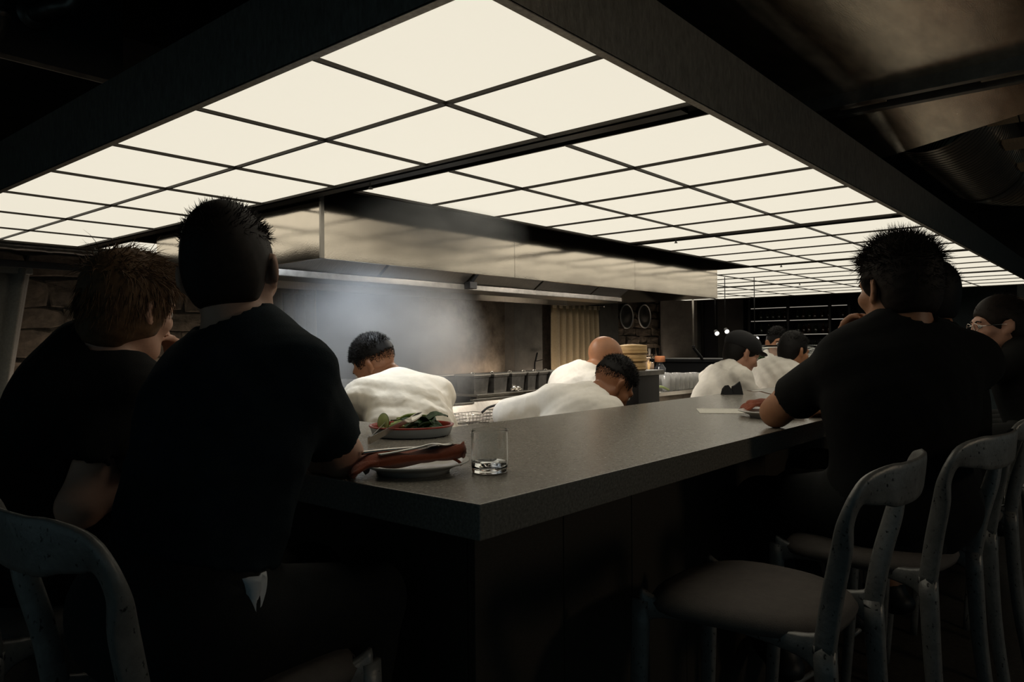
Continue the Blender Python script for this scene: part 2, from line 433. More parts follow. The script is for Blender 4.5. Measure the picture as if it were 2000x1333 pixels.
for k, xs in enumerate(XS):
    xs = [x * S for x in xs]
    rows = range(8) if k in (0, 3, 4) else range(3)
    for a, b in zip(xs[:-1], xs[1:]):
        for r in rows:
            light_panel(a, b, YS[r] * S, YS[r + 1] * S)
        if k in (1, 2):
            light_panel(a, b, YS[7] * S, YS[8] * S)
    ymax = YS[8] * S
    for i, x in enumerate(xs):                  # bars along Y
        spans = [(0, ymax)] if k in (0, 3, 4) else [(0, YS[3] * S), (YS[7] * S, ymax)]
        for (a, b) in spans:
            box('grid_bar', x - g * .55, x + g * .55, a, b, -0.003, 0.02, 'frame_dark', can)
    yl = range(9) if k in (0, 3, 4) else (0, 1, 2, 3, 7, 8)
    for r in yl:                                # bars along X
        y = YS[r] * S
        box('grid_bar', xs[0] + g, xs[-1] - g, y - g * .55, y + g * .55, -0.003, 0.02, 'frame_dark', can)
# black channels between the modules
for (a, b, y1) in ((.880, .99, 4.32), (3.205, 3.30, 1.612), (5.15, 5.22, 4.32), (7.18, 7.26, 4.32)):
    ch = box('service_channel', a * S + .006, b * S - .006, 0, y1 * S, 0.012, 0.03, 'backing', can)
    box('rail', a * S + .028, b * S - .028, 0.05, y1 * S - .05, 0.0, 0.012, 'black_metal', ch)
for (x, y) in ((.935, 1.45), (3.25, 1.30), (5.185, 1.35), (7.22, 1.9), (7.22, 1.1)):
    bm = bmesh.new(); lathe(bm, [(0, -.022), (.010, -.020), (.004, -.012), (.004, .002), (.009, .004), (.009, .01), (0, .01)], 10)
    obj('sprinkler_head', bm, 'steel_dark', can, True, (x * S, y * S, 0))
XE, YE = 9.32 * S, 4.34 * S
hf = ZF - ZP
# fascia sheets, seams where the photo shows them
fx = [-.012, 2.333 * S, 5.2 * S, XE]
for a, b in zip(fx[:-1], fx[1:]):
    box('fascia_sheet', a + .0008, b - .0008, -.016, -.010, -.004, hf, 'fascia', can)
fy = [-.012, 2.2 * S, YE]
for a, b in zip(fy[:-1], fy[1:]):
    box('fascia_sheet', -.016, -.010, a + .0008, b - .0008, -.004, hf, 'fascia', can)
box('fascia_sheet', -.012, XE, YE, YE + .006, -.004, hf, 'fascia', can)
box('fascia_sheet', XE, XE + .006, -.012, YE, -.004, hf, 'fascia', can)
# turned-in bottom lip
box('lip', -.012, XE, -.016, .003, -.006, -.002, 'fascia', can); box('lip', -.016, .003, -.010, YE, -.006, -.002, 'fascia', can)
# inner sheets of the opening round the hood
IX0, IX1, IY0, IY1 = .99 * S, 5.15 * S, 1.625 * S, 3.775 * S
box('inner_sheet', IX0, IX1, IY0, IY0 + .006, -.004, hf, 'frame_dark', can); box('inner_sheet', IX0, IX1, IY1 - .006, IY1, -.004, hf, 'frame_dark', can)
box('inner_sheet', .895 * S, .895 * S + .006, IY0, IY1, -.004, hf, 'frame_dark', can); box('inner_sheet', IX1, IX1 + .006, IY0, IY1, -.004, hf, 'frame_dark', can)
# lid over the light boxes
bm = bmesh.new()
for a in ((-.01, IX0 - .04, 0, YE), (IX1 + .01, XE, 0, YE), (IX0 - .04, IX1 + .01, 0, IY0), (IX0 - .04, IX1 + .01, IY1, YE)):
    bx(bm, a[0], a[1], a[2], a[3], hf - .02, hf - .01)
obj('lid', bm, 'backing', can)
for (x, y) in ((.5, .4), (.5, 3.2), (3.0, .4), (5.6, .4), (7.8, .4), (7.8, 3.3)):
    bm = bmesh.new(); tube(bm, [(x, y, hf - .01), (x, y, ZC - ZP)], .006, 8); obj('hanger_rod', bm, 'black_metal', can)

# ------------------------------------------------------------------ extraction hood
HX0, HX1, HY0, HY1, HZ0, HZ1 = 1.0 * S, 5.05 * S, 1.86 * S, 3.45 * S, 1.30 + 0.401 * S, 2.25
hood = empty('extraction_hood', (HX0, HY0, HZ0)); tag(hood, 'long stainless steel extraction hood hanging over the kitchen range', 'hood')
def hb(nm, x0, x1, y0, y1, z0, z1, m, bev=0, par=None):
    return box(nm, x0 - HX0, x1 - HX0, y0 - HY0, y1 - HY0, z0 - HZ0, z1 - HZ0, m, par or hood, bev)
sx = [HX0, 2.335 * S, 3.69 * S, HX1]
for a, b in zip(sx[:-1], sx[1:]):
    hb('hood_panel', a + .001, b - .001, HY0, HY0 + .012, HZ0, HZ1, 'hood_steel')
hb('hood_panel', HX0 - .012, HX0 - .0005, HY0 + .0, HY1, HZ0, HZ1, 'hood_steel')
hb('hood_panel', HX1 + .0005, HX1 + .012, HY0 + .0, HY1, HZ0, HZ1, 'hood_steel')
hb('hood_panel', HX0, HX1, HY1, HY1 + .012, HZ0, HZ1, 'steel')
hb('corner_trim', HX0 - .0125, HX0 + .004, HY0 - .003, HY0 + .008, HZ0, HZ1, 'steel', 0.001)
hb('gutter', HX0, HX1, HY0 + .012, HY0 + .028, HZ0 + .002, HZ0 + .012, 'steel'); hb('gutter', HX0, HX0 + .02, HY0 + .028, HY1, HZ0 + .002, HZ0 + .012, 'steel')
hb('top_plate', HX0, HX1, HY0 + .012, HY1, HZ1 - .3, HZ1 - .29, 'steel')
# inner sloped filter bank: a ridge that hangs down the middle
def filt(x0, x1, y0, y1, ztop, zbot, nm='filter_panel', m='steel'):
    bm = bmesh.new()
    v = [bm.verts.new(p) for p in ((x0 - HX0, y0 - HY0, ztop - HZ0), (x1 - HX0, y0 - HY0, ztop - HZ0), (x1 - HX0, y1 - HY0, zbot - HZ0), (x0 - HX0, y1 - HY0, zbot - HZ0))]
    f = bm.faces.new(v)
    r = bmesh.ops.solidify(bm, geom=[f], thickness=.012)
    return obj(nm, bm, m, hood)
yc = 2.62 * S
fxs = [HX0 + .1, HX0 + .75, HX0 + 1.4, HX0 + 2.05, HX0 + 2.7, HX1 - .45]
for a, b in zip(fxs[:-1], fxs[1:]):
    p = filt(a + .01, b - .01, HY0 + .30, yc - .1, HZ0 + .20, HZ0 + .015)
    filt(a + .01, b - .01, yc + .4, yc + .1, HZ0 + .20, HZ0 + .015)
hb('filter_trough', HX0 + .1, HX1 - .45, yc - .11, yc + .11, HZ0 - .02, HZ0 + .012, 'steel_dark', .004)
for x in (HX0 + 1.40, ):
    bm = bmesh.new(); tube(bm, [(x - HX0, .32, .21), (x - HX0 + .01, yc - HY0 - .12, .0)], .010, 8); obj('conduit', bm, 'black_metal', hood)
    hb('junction_box', x - .02, x + .04, yc - .16, yc - .115, HZ0 - .015, HZ0 + .025, 'black_metal', .003)
def area(name, loc, direction, sx, sy, power, color, spread=180):
    d = bpy.data.lights.new(name, 'AREA'); d.shape = 'RECTANGLE'; d.size = sx; d.size_y = sy; d.energy = power; d.color = color; d.spread = math.radians(spread)
    o = bpy.data.objects.new(name, d); COL.objects.link(o); o.location = loc
    o.rotation_euler = Vector(direction).to_track_quat('-Z', 'Y').to_euler()
    return o
for x, pw, colr in ((.32, 6.0, (.84, .92, 1.0)), (1.25, 7.0, (1.0, .92, .80)), (2.2, 7.0, (1.0, .92, .80)), (3.0, 6.0, (1.0, .92, .80))):  # cool lamp over the steam; warm lamps added to brighten the cooks
    hb('lamp_and_fill_lens', HX0 + x - .13, HX0 + x + .13, HY0 + .12, HY0 + .22, HZ0 + .17, HZ0 + .195, 'hood_and_fill_lamp', .004)
    hb('lamp_and_fill_housing', HX0 + x - .15, HX0 + x + .15, HY0 + .10, HY0 + .24, HZ0 + .195, HZ0 + .23, 'steel_dark', .004)
    l = area('hood_and_fill_light', (0, 0, 0), (0, .1, -1), .26, .1, pw, colr); l.parent = hood; l.location = (x, .17, .165)

# ------------------------------------------------------------------ counter
TH = 0.060
bm = bmesh.new()
prism(bm, [(0, 0), (6.6, 0), (6.6, .8485), (.7475, .8485), (.7475, 3.05), (0, 3.05)], CT - TH, CT, 0.0025)
cw = obj('countertop', bm, 'stone_top'); tag(cw, 'grey speckled stone countertop wrapping round the open kitchen', 'countertop')
cb = empty('counter_base', (0, 0, 0)); tag(cb, 'dark wood clad base carrying the stone bar counter', 'counter base')
def clad(a, b, n, horiz):
    for i in range(n):
        t0, t1 = a + (b - a) * i / n, a + (b - a) * (i + 1) / n
        if horiz: box('cladding_board', t0 + .0015, t1 - .0015, .200, .220, 0.06, CT - TH, 'counter_base', cb, .002)
        else: box('cladding_board', .200, .220, t0 + .0015, t1 - .0015, 0.06, CT - TH, 'counter_base', cb, .002)
clad(.20, 6.5, 21, True); clad(.222, 3.0, 9, False)
bm = bmesh.new(); prism(bm, [(.222, .222), (6.5, .222), (6.5, .68), (.60, .68), (.60, 3.0), (.222, 3.0)], 0.0, CT - TH)
obj('carcass', bm, 'counter_base', cb)

# ------------------------------------------------------------------ stools
def make_stool(seat_mat):
    """origin on the floor under the seat centre, facing +Y"""
    t = empty('bar_stool')
    ZS = 0.742                                   # seat frame level
    hw, hr = .165, .205                          # half width of posts at seat / at rail
    yb, yf = -.19, .20
    # back: one bent band, post - rail - post
    path = [(-hw, yb - .0, ZS - .03), (-hw - .006, yb - .018, ZS + .08), (-hw - .022, yb - .040, ZS + .175), (-hw - .034, yb - .052, ZS + .235),
            (-hw - .022, yb - .074, ZS + .285), (-hw + .03, yb - .102, ZS + .297), (-.09, yb - .118, ZS + .294), (0, yb - .124, ZS + .292)]
    path = path + [(-x, y, z) for x, y, z in path[-2::-1]]
    hts = [.022, .021, .020, .021, .028, .038, .0425, .044]; hts = hts + hts[-2::-1]
    ths = [.0145, .014, .0135, .0115, .0095, .0078, .007, .0068]; ths = ths + ths[-2::-1]
    sp = spline(path, 6); hs_ = spline([(h, 0, 0) for h in hts], 6); th_ = spline([(h, 0, 0) for h in ths], 6)
    bm = bmesh.new(); rings = []; n = len(sp)
    for i, p in enumerate(sp):
        tv = (sp[min(i + 1, n - 1)] - sp[max(i - 1, 0)]).normalized()
        back = Vector((0, -1, -.12))             # face normal of the band leans back
        back = Vector((p.x * 2.2, -.55, -.05)) if abs(p.x) > .15 and False else back
        back = (back - tv * back.dot(tv)).normalized()
        u = tv.cross(back).normalized()
        # posts are broad front-to-back, the rail is broad top-to-bottom
        k = max(0.0, min(1.0, (p.z - (ZS + .17)) / .10)); k = k * k * (3 - 2 * k)
        a, b = th_[i].x * (1 - k) * 1.45 + th_[i].x * k, hs_[i].x * (1 - k) * .62 + hs_[i].x * k
        sec = []
        for q in range(12):
            c, s_ = math.cos(2 * math.pi * q / 12), math.sin(2 * math.pi * q / 12)
            e = 0.55
            sec.append((math.copysign(abs(c) ** e, c) * a, math.copysign(abs(s_) ** e, s_) * b))
        rings.append([bm.verts.new(p + back * x + u * y) for x, y in sec])
    for r0, r1 in zip(rings[:-1], rings[1:]):
        for q in range(12):
            bm.faces.new((r0[q], r0[(q + 1) % 12], r1[(q + 1) % 12], r1[q]))
    bm.faces.new(rings[0][::-1]); bm.faces.new(rings[-1]); bmesh.ops.recalc_face_normals(bm, faces=bm.faces[:])
    obj('backrest', bm, 'chair_paint', t, True)
    def rsec(a, b):
        out = []
        for q in range(10):
            c, s_ = math.cos(2 * math.pi * q / 10), math.sin(2 * math.pi * q / 10)
            out.append((math.copysign(abs(c) ** .6, c) * a, math.copysign(abs(s_) ** .6, s_) * b))
        return out
    for s_ in (-1, 1):                           # legs
        bm = bmesh.new(); pts = spline([(s_ * hw, yb - .001, ZS - .012), (s_ * (hw + .008), yb - .022, .40), (s_ * (hw + .03), yb - .085, 0.0)], 6)
        sweep(bm, pts, lambda i, t_: rsec(.0142 - .0035 * t_, .0216 - .007 * t_), up=(0, 1, 0)); obj('leg', bm, 'chair_paint', t, True)
        bm = bmesh.new(); pts = spline([(s_ * (hw + .005), yf, ZS - .005), (s_ * (hw + .014), yf + .012, .40), (s_ * (hw + .03), yf + .04, 0.0)], 6)
        sweep(bm, pts, lambda i, t_: rsec(.0135 - .003 * t_, .021 - .007 * t_), up=(0, 1, 0)); obj('leg', bm, 'chair_paint', t, True)
        # side rail with webbed gussets at both ends
        bm = bmesh.new(); pts = [(s_ * hw, yb + .0, ZS - .028), (s_ * (hw - .004), yb + .05, ZS - .022), (s_ * (hw - .012), 0, ZS - .018), (s_ * (hw - .002), yf - .05, ZS - .018), (s_ * (hw + .004), yf, ZS - .020)]
        hv = [.046, .022, .013, .020, .040]
        hv2 = spline([(h, 0, 0) for h in hv], 5)
        sweep(bm, spline(pts, 5), lambda i, t_: rsec(.011, hv2[i].x)); obj('side_rail', bm, 'chair_paint', t, True)
    for yy, zz in ((yf + .015, .30), ):
        bm = bmesh.new(); tube(bm, [(-hw - .012, yy, zz), (hw + .012, yy, zz)], .009, 8); obj('foot_rail', bm, 'chair_paint', t, True)
    bm = bmesh.new(); tube(bm, [(-hw, yb + .07, ZS - .03), (hw, yb + .07, ZS - .03)], .009, 8); obj('cross_rail', bm, 'chair_paint', t, True)
    # padded seat: rounded trapezoid
    bm = bmesh.new(); nseg = 40; prof = [(0, .026), (.55, .0265), (.84, .022), (.95, .012), (1.0, -.002), (.975, -.016), (.90, -.022), (0, -.022)]
    rings = []
    for f, z in prof:
        if f == 0: rings.append([bm.verts.new((0, .01, ZS + z))]); continue
        ring = []
        for q in range(nseg):
            a = 2 * math.pi * q / nseg; c, s_ = math.cos(a), math.sin(a)
            x = math.copysign(abs(c) ** .72, c) * .205 * f; y = math.copysign(abs(s_) ** .72, s_) * .205 * f
            x *= 1 + .10 * (y / .205)
            ring.append(bm.verts.new((x, y + .012, ZS + z - .006 * (y / .2) ** 2)))
        rings.append(ring)
    for a, b in zip(rings[:-1], rings[1:]):
        for q in range(nseg):
            j = (q + 1) % nseg
            if len(a) == 1: bm.faces.new((a[0], b[q], b[j]))
            elif len(b) == 1: bm.faces.new((a[q], b[0], a[j]))
            else: bm.faces.new((a[q], b[q], b[j], a[j]))
    bmesh.ops.recalc_face_normals(bm, faces=bm.faces[:])
    obj('seat', bm, seat_mat, t, True)
    return t
stool0 = make_stool('seat_grey')
STOOLS = [((.735, -.165, 0), 0.0, 'empty stool with grey padded seat and worn grey frame beside the counter'),
          ((1.345, -.250, 0), math.radians(-8), 'stool under the broad man in black resting his elbow on the counter'),
          ((1.97, -.275, 0), math.radians(-3), 'stool at the right edge, next beyond the broad man in black'),
          ((2.60, -.26, 0), math.radians(-3), 'stool of the man wearing glasses'),
          ((-.228, .415, 0), math.radians(-90), 'stool in the left foreground behind the man in the navy shirt'),
          ((-.265, 1.02, 0), math.radians(-86), 'stool under the wavy haired man at the far left')]
for i, (loc, rz, lab) in enumerate(STOOLS):
    o = stool0 if i == 0 else copy_tree(stool0)
    o.location = loc; o.rotation_euler = (0, 0, rz)
    tag(o, lab, 'stool', 'bar stools along the counter')

# ------------------------------------------------------------------ tableware
def tumbler(name, loc, r, h, m='glass', n=40, wall=.0016, base=.010):
    bm = bmesh.new()
    lathe(bm, [(0, 0), (r * .90, 0), (r * .93, .0003), (r * .965, .002), (r * .985, .005), (r, .012), (r * 1.003, .02), (r * 1.005, h * .5), (r * .987, h * .93), (r * .985, h - .001), (r * .985 - .0003, h - .0002), (r * .985 - wall / 2, h), (r * .985 - wall + .0003, h - .0002), (r * .985 - wall, h - .001), (r * .987 - wall, h * .93), (r * 1.005 - wall, h * .5), (r * 1.003 - wall, base + .012), (r - wall * 1.2, base + .006), (r * .93, base + .001), (r * .88, base), (0, base)], n)
    return obj(name, bm, m, None, True, loc)
gl = tumbler('tumbler', (.245, .197, CT), .0375, .087)
tag(gl, 'clear glass tumbler standing alone near the counter corner', 'glass')
bm = bmesh.new(); lathe(bm, [(0, .0104), (.0335, .0104), (.0352, .0150), (.0352, .021), (0, .0208)], 40)
wt = obj('water', bm, 'water', gl, True)

def plate(name, loc, r, label, m='porcelain'):
    bm = bmesh.new()
    lathe(bm, [(0, .004), (r * .55, .004), (r * .60, 0), (r * .64, 0), (r * .66, .006), (r * .80, .014), (r * .985, .021), (r, .0225), (r * .985, .0245), (r * .78, .019), (r * .62, .011), (0, .010)], 64)
    o = obj(name, bm, m, None, True, loc); tag(o, label, 'plate'); return o
P1 = (.150, .322, CT)
plate('side_plate', P1, .115, 'white plate under the rust napkin roll with knife and fork', 'porcelain')
P2 = (1.700, .172, CT)
plate('side_plate', P2, .115, 'white plate beside the broad man\'s elbow')

def cloth_strip(bm, path, widths, thick=.004, wave=0.0, nseg=8, ups=None):
    """a folded cloth strip: several layers round the path"""
    sp = spline(path, nseg); ws = spline([(w_, 0, 0) for w_ in widths], nseg)
    n = len(sp); rows = []
    for i, p in enumerate(sp):
        t = (sp[min(i + 1, n - 1)] - sp[max(i - 1, 0)]).normalized(); s_ = t.cross(Vector((0, 0, 1))).normalized(); u = s_.cross(t)
        w_ = ws[i].x; row = []
        m = 15
        for k in range(m):
            a = 2 * math.pi * k / m
            x = math.cos(a) * w_; z = math.sin(a) * thick * (1 + wave * math.sin(3 * a + i * .35)) + wave * thick * .5 * math.sin(9 * a + i * .2)
            row.append(bm.verts.new(p + s_ * x + u * z))
        rows.append(row)
    for a, b in zip(rows[:-1], rows[1:]):
        for k in range(len(a)):
            bm.faces.new((a[k], a[(k + 1) % len(a)], b[(k + 1) % len(b)], b[k]))
    bm.faces.new(rows[0][::-1]); bm.faces.new(rows[-1]); bmesh.ops.recalc_face_normals(bm, faces=bm.faces[:])
def napkin_roll(name, c, ang, label, L=.235):
    g_ = empty(name, c, ang); tag(g_, label, 'napkin')
    # long soft roll lying over the plate, drooping knot of folds at the near end
    bm = bmesh.new(); cloth_strip(bm, [(-L * .50, 0, .020), (-L * .40, 0, .031), (-L * .15, 0, .034), (L * .2, 0, .038), (L * .45, .003, .045), (L * .52, .004, .046)], [.018, .028, .030, .028, .022, .010], .0125, .32)
    obj('roll', bm, 'rust_cloth', g_, True)
    for k in range(4):                           # pleated folds hanging off the plate edge
        bm = bmesh.new(); y = -.020 + k * .012
        cloth_strip(bm, [(-L * .34, y, .030 - k * .001), (-L * .46, y * 1.1, .028), (-L * .56, y * 1.3 - .002, .016), (-L * .585, y * 1.35, .006)], [.010, .013, .014, .007], .006, .3)
        obj('fold', bm, 'rust_cloth', g_, True)
    bm = bmesh.new(); cloth_strip(bm, [(-L * .1, .012, .034), (L * .16, .026, .036), (L * .40, .020, .050), (L * .47, .010, .052)], [.006, .022, .020, .004], .004, .1)
    obj('back_fold', bm, 'rust_cloth', g_, True)
    bm = bmesh.new(); tube(bm, spline([(L * .36, -.012, .034), (L * .43, -.018, .026), (L * .46, -.018, .018)], 5), .003, 8); obj('loop', bm, 'rust_cloth', g_, True)
    return g_
na = napkin_roll('napkin', (.122, .292, CT), math.radians(-34.5), 'rust red napkin rolled on the plate nearest the counter corner', .205)
def cutlery(kind, c, ang, L, tilt, label, roll=0.0):
    bm = bmesh.new()
    if kind == 'knife':
        pts = [(0, 0, 0), (L * .25, 0, .001), (L * .45, 0, .001), (L * .50, 0, .0015), (L * .62, 0, .0015), (L * .9, 0, .0015), (L, 0, .0015)]
        ws = [.005, .0055, .005, .0045, .008, .0085, .0015]; th = [.0035, .0035, .003, .0022, .0010, .0008, .0006]
    else:
        pts = [(0, 0, 0), (L * .2, 0, .002), (L * .5, 0, .006), (L * .66, 0, .010), (L * .73, 0, .011), (L * .80, 0, .010)]
        ws = [.0065, .006, .0038, .004, .010, .0115]; th = [.0022, .002, .0022, .002, .0014, .0013]
    sp = spline(pts, 6); W_ = spline([(a, b, 0) for a, b in zip(ws, th)], 6)
    sweep(bm, sp, lambda i, t: [(x * W_[i].x, z * W_[i].y) for x, z in ((-1, -.6), (-.6, -1), (.6, -1), (1, -.6), (1, .6), (.6, 1), (-.6, 1), (-1, .6))])
    if kind == 'fork':
        for k in range(4):
            y = (-.0095, -.0032, .0032, .0095)[k]
            tube(bm, spline([(L * .795, y, .010), (L * .87, y, .0075), (L * .95, y, .008), (L, y * .95, .011)], 4), lambda t: .0016 - .0008 * t, 6)
    o = obj(kind, bm, 'steel_bright', None, True, c)
    o.rotation_mode = 'XYZ'; o.rotation_euler = (roll, tilt, ang); tag(o, label, kind); return o
cutlery('knife', (.040, .352, CT + .048), math.radians(-36), .19, math.radians(-3), 'steel table knife lying on the rust napkin near the counter corner')
cutlery('fork', (.055, .318, CT + .046), math.radians(-32), .150, math.radians(-2.5), 'steel fork with four tines on the rust napkin near the counter corner')
na2 = napkin_roll('napkin', (1.825, .205, CT + .008), math.radians(-40), 'rust red napkin rolled behind the broad man\'s plate', .22)
cutlery('fork', (1.860, .180, CT + .062), math.radians(150), .17, math.radians(-6), 'steel fork on the napkin behind the broad man\'s plate')
bm = bmesh.new(); prism(bm, [(0, 0), (.176, .102), (.324, -.155), (.148, -.257)], 0, .0008)
mn = obj('menu_sheet', bm, 'menu_print', None, False, (1.685, .437, CT + .0005)); tag(mn, 'white printed menu sheet lying flat by the far plate', 'menu')

# platter of greens
PL = (.580, .800, CT)
bm = bmesh.new(); lathe(bm, [(0, .0), (.100, 0), (.112, .004), (.119, .026), (.121, .030), (.116, .030), (.108, .010), (0, .008)], 64)
pl = obj('platter', bm, 'porcelain_blue', None, True, PL); tag(pl, 'shallow platter with a red rim full of green vegetables', 'platter')
bm = bmesh.new(); lathe(bm, [(.1215, .0275), (.1225, .0315), (.118, .0325), (.112, .0275), (.107, .0105), (.106, .0115), (.113, .031)], 64)
obj('rim', bm, 'red_enamel', pl, True)
bm = bmesh.new(); lathe(bm, [(0, .0125), (.08, .0125), (.104, .0095)], 40); obj('sauce', bm, 'sauce', pl, True)
def leaf_mesh(L, W_, seed, curl=.5):
    r = random.Random(seed); verts = []; faces = []; n, m = 9, 5
    for i in range(n):
        t = i / (n - 1); w_ = W_ * (math.sin(math.pi * min(1, .12 + t * .9)) ** .7)
        for j in range(m):
            s_ = (j / (m - 1) - .5) * 2
            verts.append((t * L, s_ * w_, curl * L * (t - t * t) * 1.2 + .25 * w_ * abs(s_) ** 1.5 + r.uniform(-.1, .1) * W_ + .12 * W_ * math.sin(9 * t + 3 * s_)))
    for i in range(n - 1):
        for j in range(m - 1):
            faces.append((i * m + j, (i + 1) * m + j, (i + 1) * m + j + 1, i * m + j + 1))
    return verts, faces
rr = random.Random(4)
VR = Vector((.644, -.765, 0)); VD = Vector((.765, .644, 0))
def on_platter(u, v):                            # u to the right of the picture, v away
    return Vector(PL) + VR * u + VD * v
for i in range(24):                              # wilted dark greens at the right side
    L = rr.uniform(.05, .085); vs, fs = leaf_mesh(L, rr.uniform(.011, .02), i, rr.uniform(.2, .6))
    o = raw('wilted_leaf', vs, fs, 'leaf_dark', None, True)
    sm = o.modifiers.new('s', 'SOLIDIFY'); sm.thickness = .0012
    p = on_platter(rr.uniform(-.005, .062), rr.uniform(-.055, .055)); lvl = i / 24
    o.location = (p.x, p.y, CT + .014 + .030 * lvl)
    o.rotation_euler = (rr.uniform(-.9, .9), rr.uniform(-.35, .35), rr.uniform(0, 6.28))
    tag(o, 'dark green wilted leaf in the heap on the red-rimmed platter', 'leaf', 'wilted greens on the platter')
for i in range(5):                               # pale stalks behind
    vs, fs = leaf_mesh(.095, .017, 50 + i, .15)
    o = raw('pale_stalk', vs, fs, 'leaf_pale', None, True); sm = o.modifiers.new('s', 'SOLIDIFY'); sm.thickness = .004
    p = on_platter(-.075 + .006 * i, -.03 + .022 * i); o.location = (p.x, p.y, CT + .018 + .006 * i)
    o.rotation_euler = (rr.uniform(-.3, .3), -.10, math.atan2(VR.y, VR.x) + rr.uniform(-.2, .2))
    tag(o, 'pale green crunchy stalk at the left of the red-rimmed platter', 'vegetable', 'pale stalks on the platter')
bm = bmesh.new(); lathe(bm, [(0, -.0025), (.019, -.0025), (.0205, -.001), (.0205, .001), (.019, .0025), (0, .0025)], 32, sy=1.0)
cu = obj('cucumber_slice', bm, ['cucumber_flesh', 'cucumber_skin'], None, True)
for f in cu.data.polygons:
    if Vector((f.center.x, f.center.y)).length > .0192: f.material_index = 1
p = on_platter(-.073, -.052); cu.location = (p.x, p.y, CT + .042); cu.scale = (.82, 1.35, 1)
cu.rotation_euler = Vector((-.765, -.644, .25)).to_track_quat('Z', 'Y').to_euler()
tag(cu, 'round cucumber slice standing upright at the left of the platter', 'cucumber')
# tongs: folded U of sheet steel
tg = empty('tongs', (0, 0, 0)); tag(tg, 'stainless serving tongs leaning on the platter edge', 'tongs')
hinge = Vector((.372, .732, CT + .011))
a1 = on_platter(.005, -.045); a1.z = CT + .052
a2 = on_platter(-.062, -.030); a2.z = CT + .044
for (tip, off) in ((a1, -.009), (a2, .012)):
    bm = bmesh.new(); h0 = hinge + VD * off
    pts = spline([h0, h0.lerp(tip, .35) + VD * off * .5, h0.lerp(tip, .75), tip], 6)
    sweep(bm, pts, lambda i, t: [(-.0012, -.009 + .004 * t), (.0012, -.009 + .004 * t), (.0012, .009 - .003 * t), (-.0012, .009 - .003 * t)])
    obj('arm', bm, 'steel_bright', tg)
bm = bmesh.new(); pts = [hinge + VD * (-.009), hinge + VD * (-.006) - VR * .004, hinge + VD * .004 - VR * .006, hinge + VD * .012]
sweep(bm, spline(pts, 4), lambda i, t: [(-.0012, -.009), (.0012, -.009), (.0012, .009), (-.0012, .009)]); obj('hinge', bm, 'steel_bright', tg)
bm = bmesh.new(); lathe(bm, [(0, -.003), (.012, -.002), (.017, .002), (.0175, .004), (.016, .003), (.011, 0), (0, -.001)], 20, sx=1.5)
o = obj('scoop', bm, 'steel_bright', tg, True); o.location = a1 + VR * .012 + Vector((0, 0, .001)); o.rotation_euler = (.5, -.5, math.atan2(VR.y, VR.x))

# two dark folded cloth points standing at the inner edge
def folded_point(loc, h, wd, rz, label, round_=False):
    bm = bmesh.new()
    pr = [(-wd / 2, 0), (-wd * .42, h * .62), (-wd * .18, h * .95 if round_ else h * .7), (wd * (.15 if round_ else .30), h), (wd * .42, h * .55), (wd / 2, 0)]
    f = [bm.verts.new((x, -.006 - .02 * (1 - z / h), z)) for x, z in pr]; b = [bm.verts.new((x, .006 + .02 * (1 - z / h), z)) for x, z in pr]
    bm.faces.new(f); bm.faces.new(b[::-1])
    for i in range(len(pr)):
        j = (i + 1) % len(pr); bm.faces.new((f[j], f[i], b[i], b[j]))
    o = obj('folded_napkin', bm, 'black_cloth', None, False, loc); o.rotation_euler = (0, 0, rz); tag(o, label, 'napkin'); return o
folded_point((2.735, .800, CT), .048, .05, math.radians(-50), 'black folded napkin with a rounded top at the inner counter edge', True)
folded_point((2.775, .765, CT), .066, .052, math.radians(-50), 'black folded napkin with a sharp upright point at the inner counter edge')

# ------------------------------------------------------------------ kitchen line under the hood
rg = empty('cooking_range', (1.0, 2.02, ZK)); tag(rg, 'stainless steel cooking range standing under the hood', 'range')
def rb(nm, x0, x1, y0, y1, z0, z1, m, bev=.003, par=None): return box(nm, x0 - 1.0, x1 - 1.0, y0 - 2.02, y1 - 2.02, z0 - ZK, z1 - ZK, m, par or rg, bev)
for a, b in ((1.0, 1.7), (1.7, 2.4), (2.4, 3.1), (3.1, 3.8)):
    d = rb('front_door', a + .01, b - .01, 2.00, 2.02, ZK + .12, .72, 'steel', .004)
    bm = bmesh.new(); tube(bm, [(a - 1.0 + .1, -.045, .80), (b - 1.0 - .1, -.045, .80)], .009, 8); h = obj('handle', bm, 'steel_bright', d, True)
rb('body', 1.0, 3.8, 2.02, 2.60, ZK + .1, .86, 'steel')
rb('plinth', 1.04, 3.76, 2.06, 2.56, ZK, ZK + .1, 'steel_dark')
sp_ = rb('splash_panel', .95, 3.72, 2.60, 2.625, .86, 1.105, 'steel')
rb('ledge', .95, 3.74, 2.585, 2.72, 1.105, 1.118, 'steel_bright', .002)
sh = empty('pan_shelf', (2.54, 2.36, .985)); tag(sh, 'steel wall shelf holding a row of lidded inset pans', 'shelf')
box('shelf_board', 0, 1.16, 0, .235, 0, .014, 'steel', sh, .002); box('shelf_lip', 0, 1.16, -.006, 0, -.024, .014, 'steel_bright', sh, .002)
for x in (.2, .95): box('bracket', x, x + .02, .02, .235, -.10, 0, 'steel_dark', sh, .002)
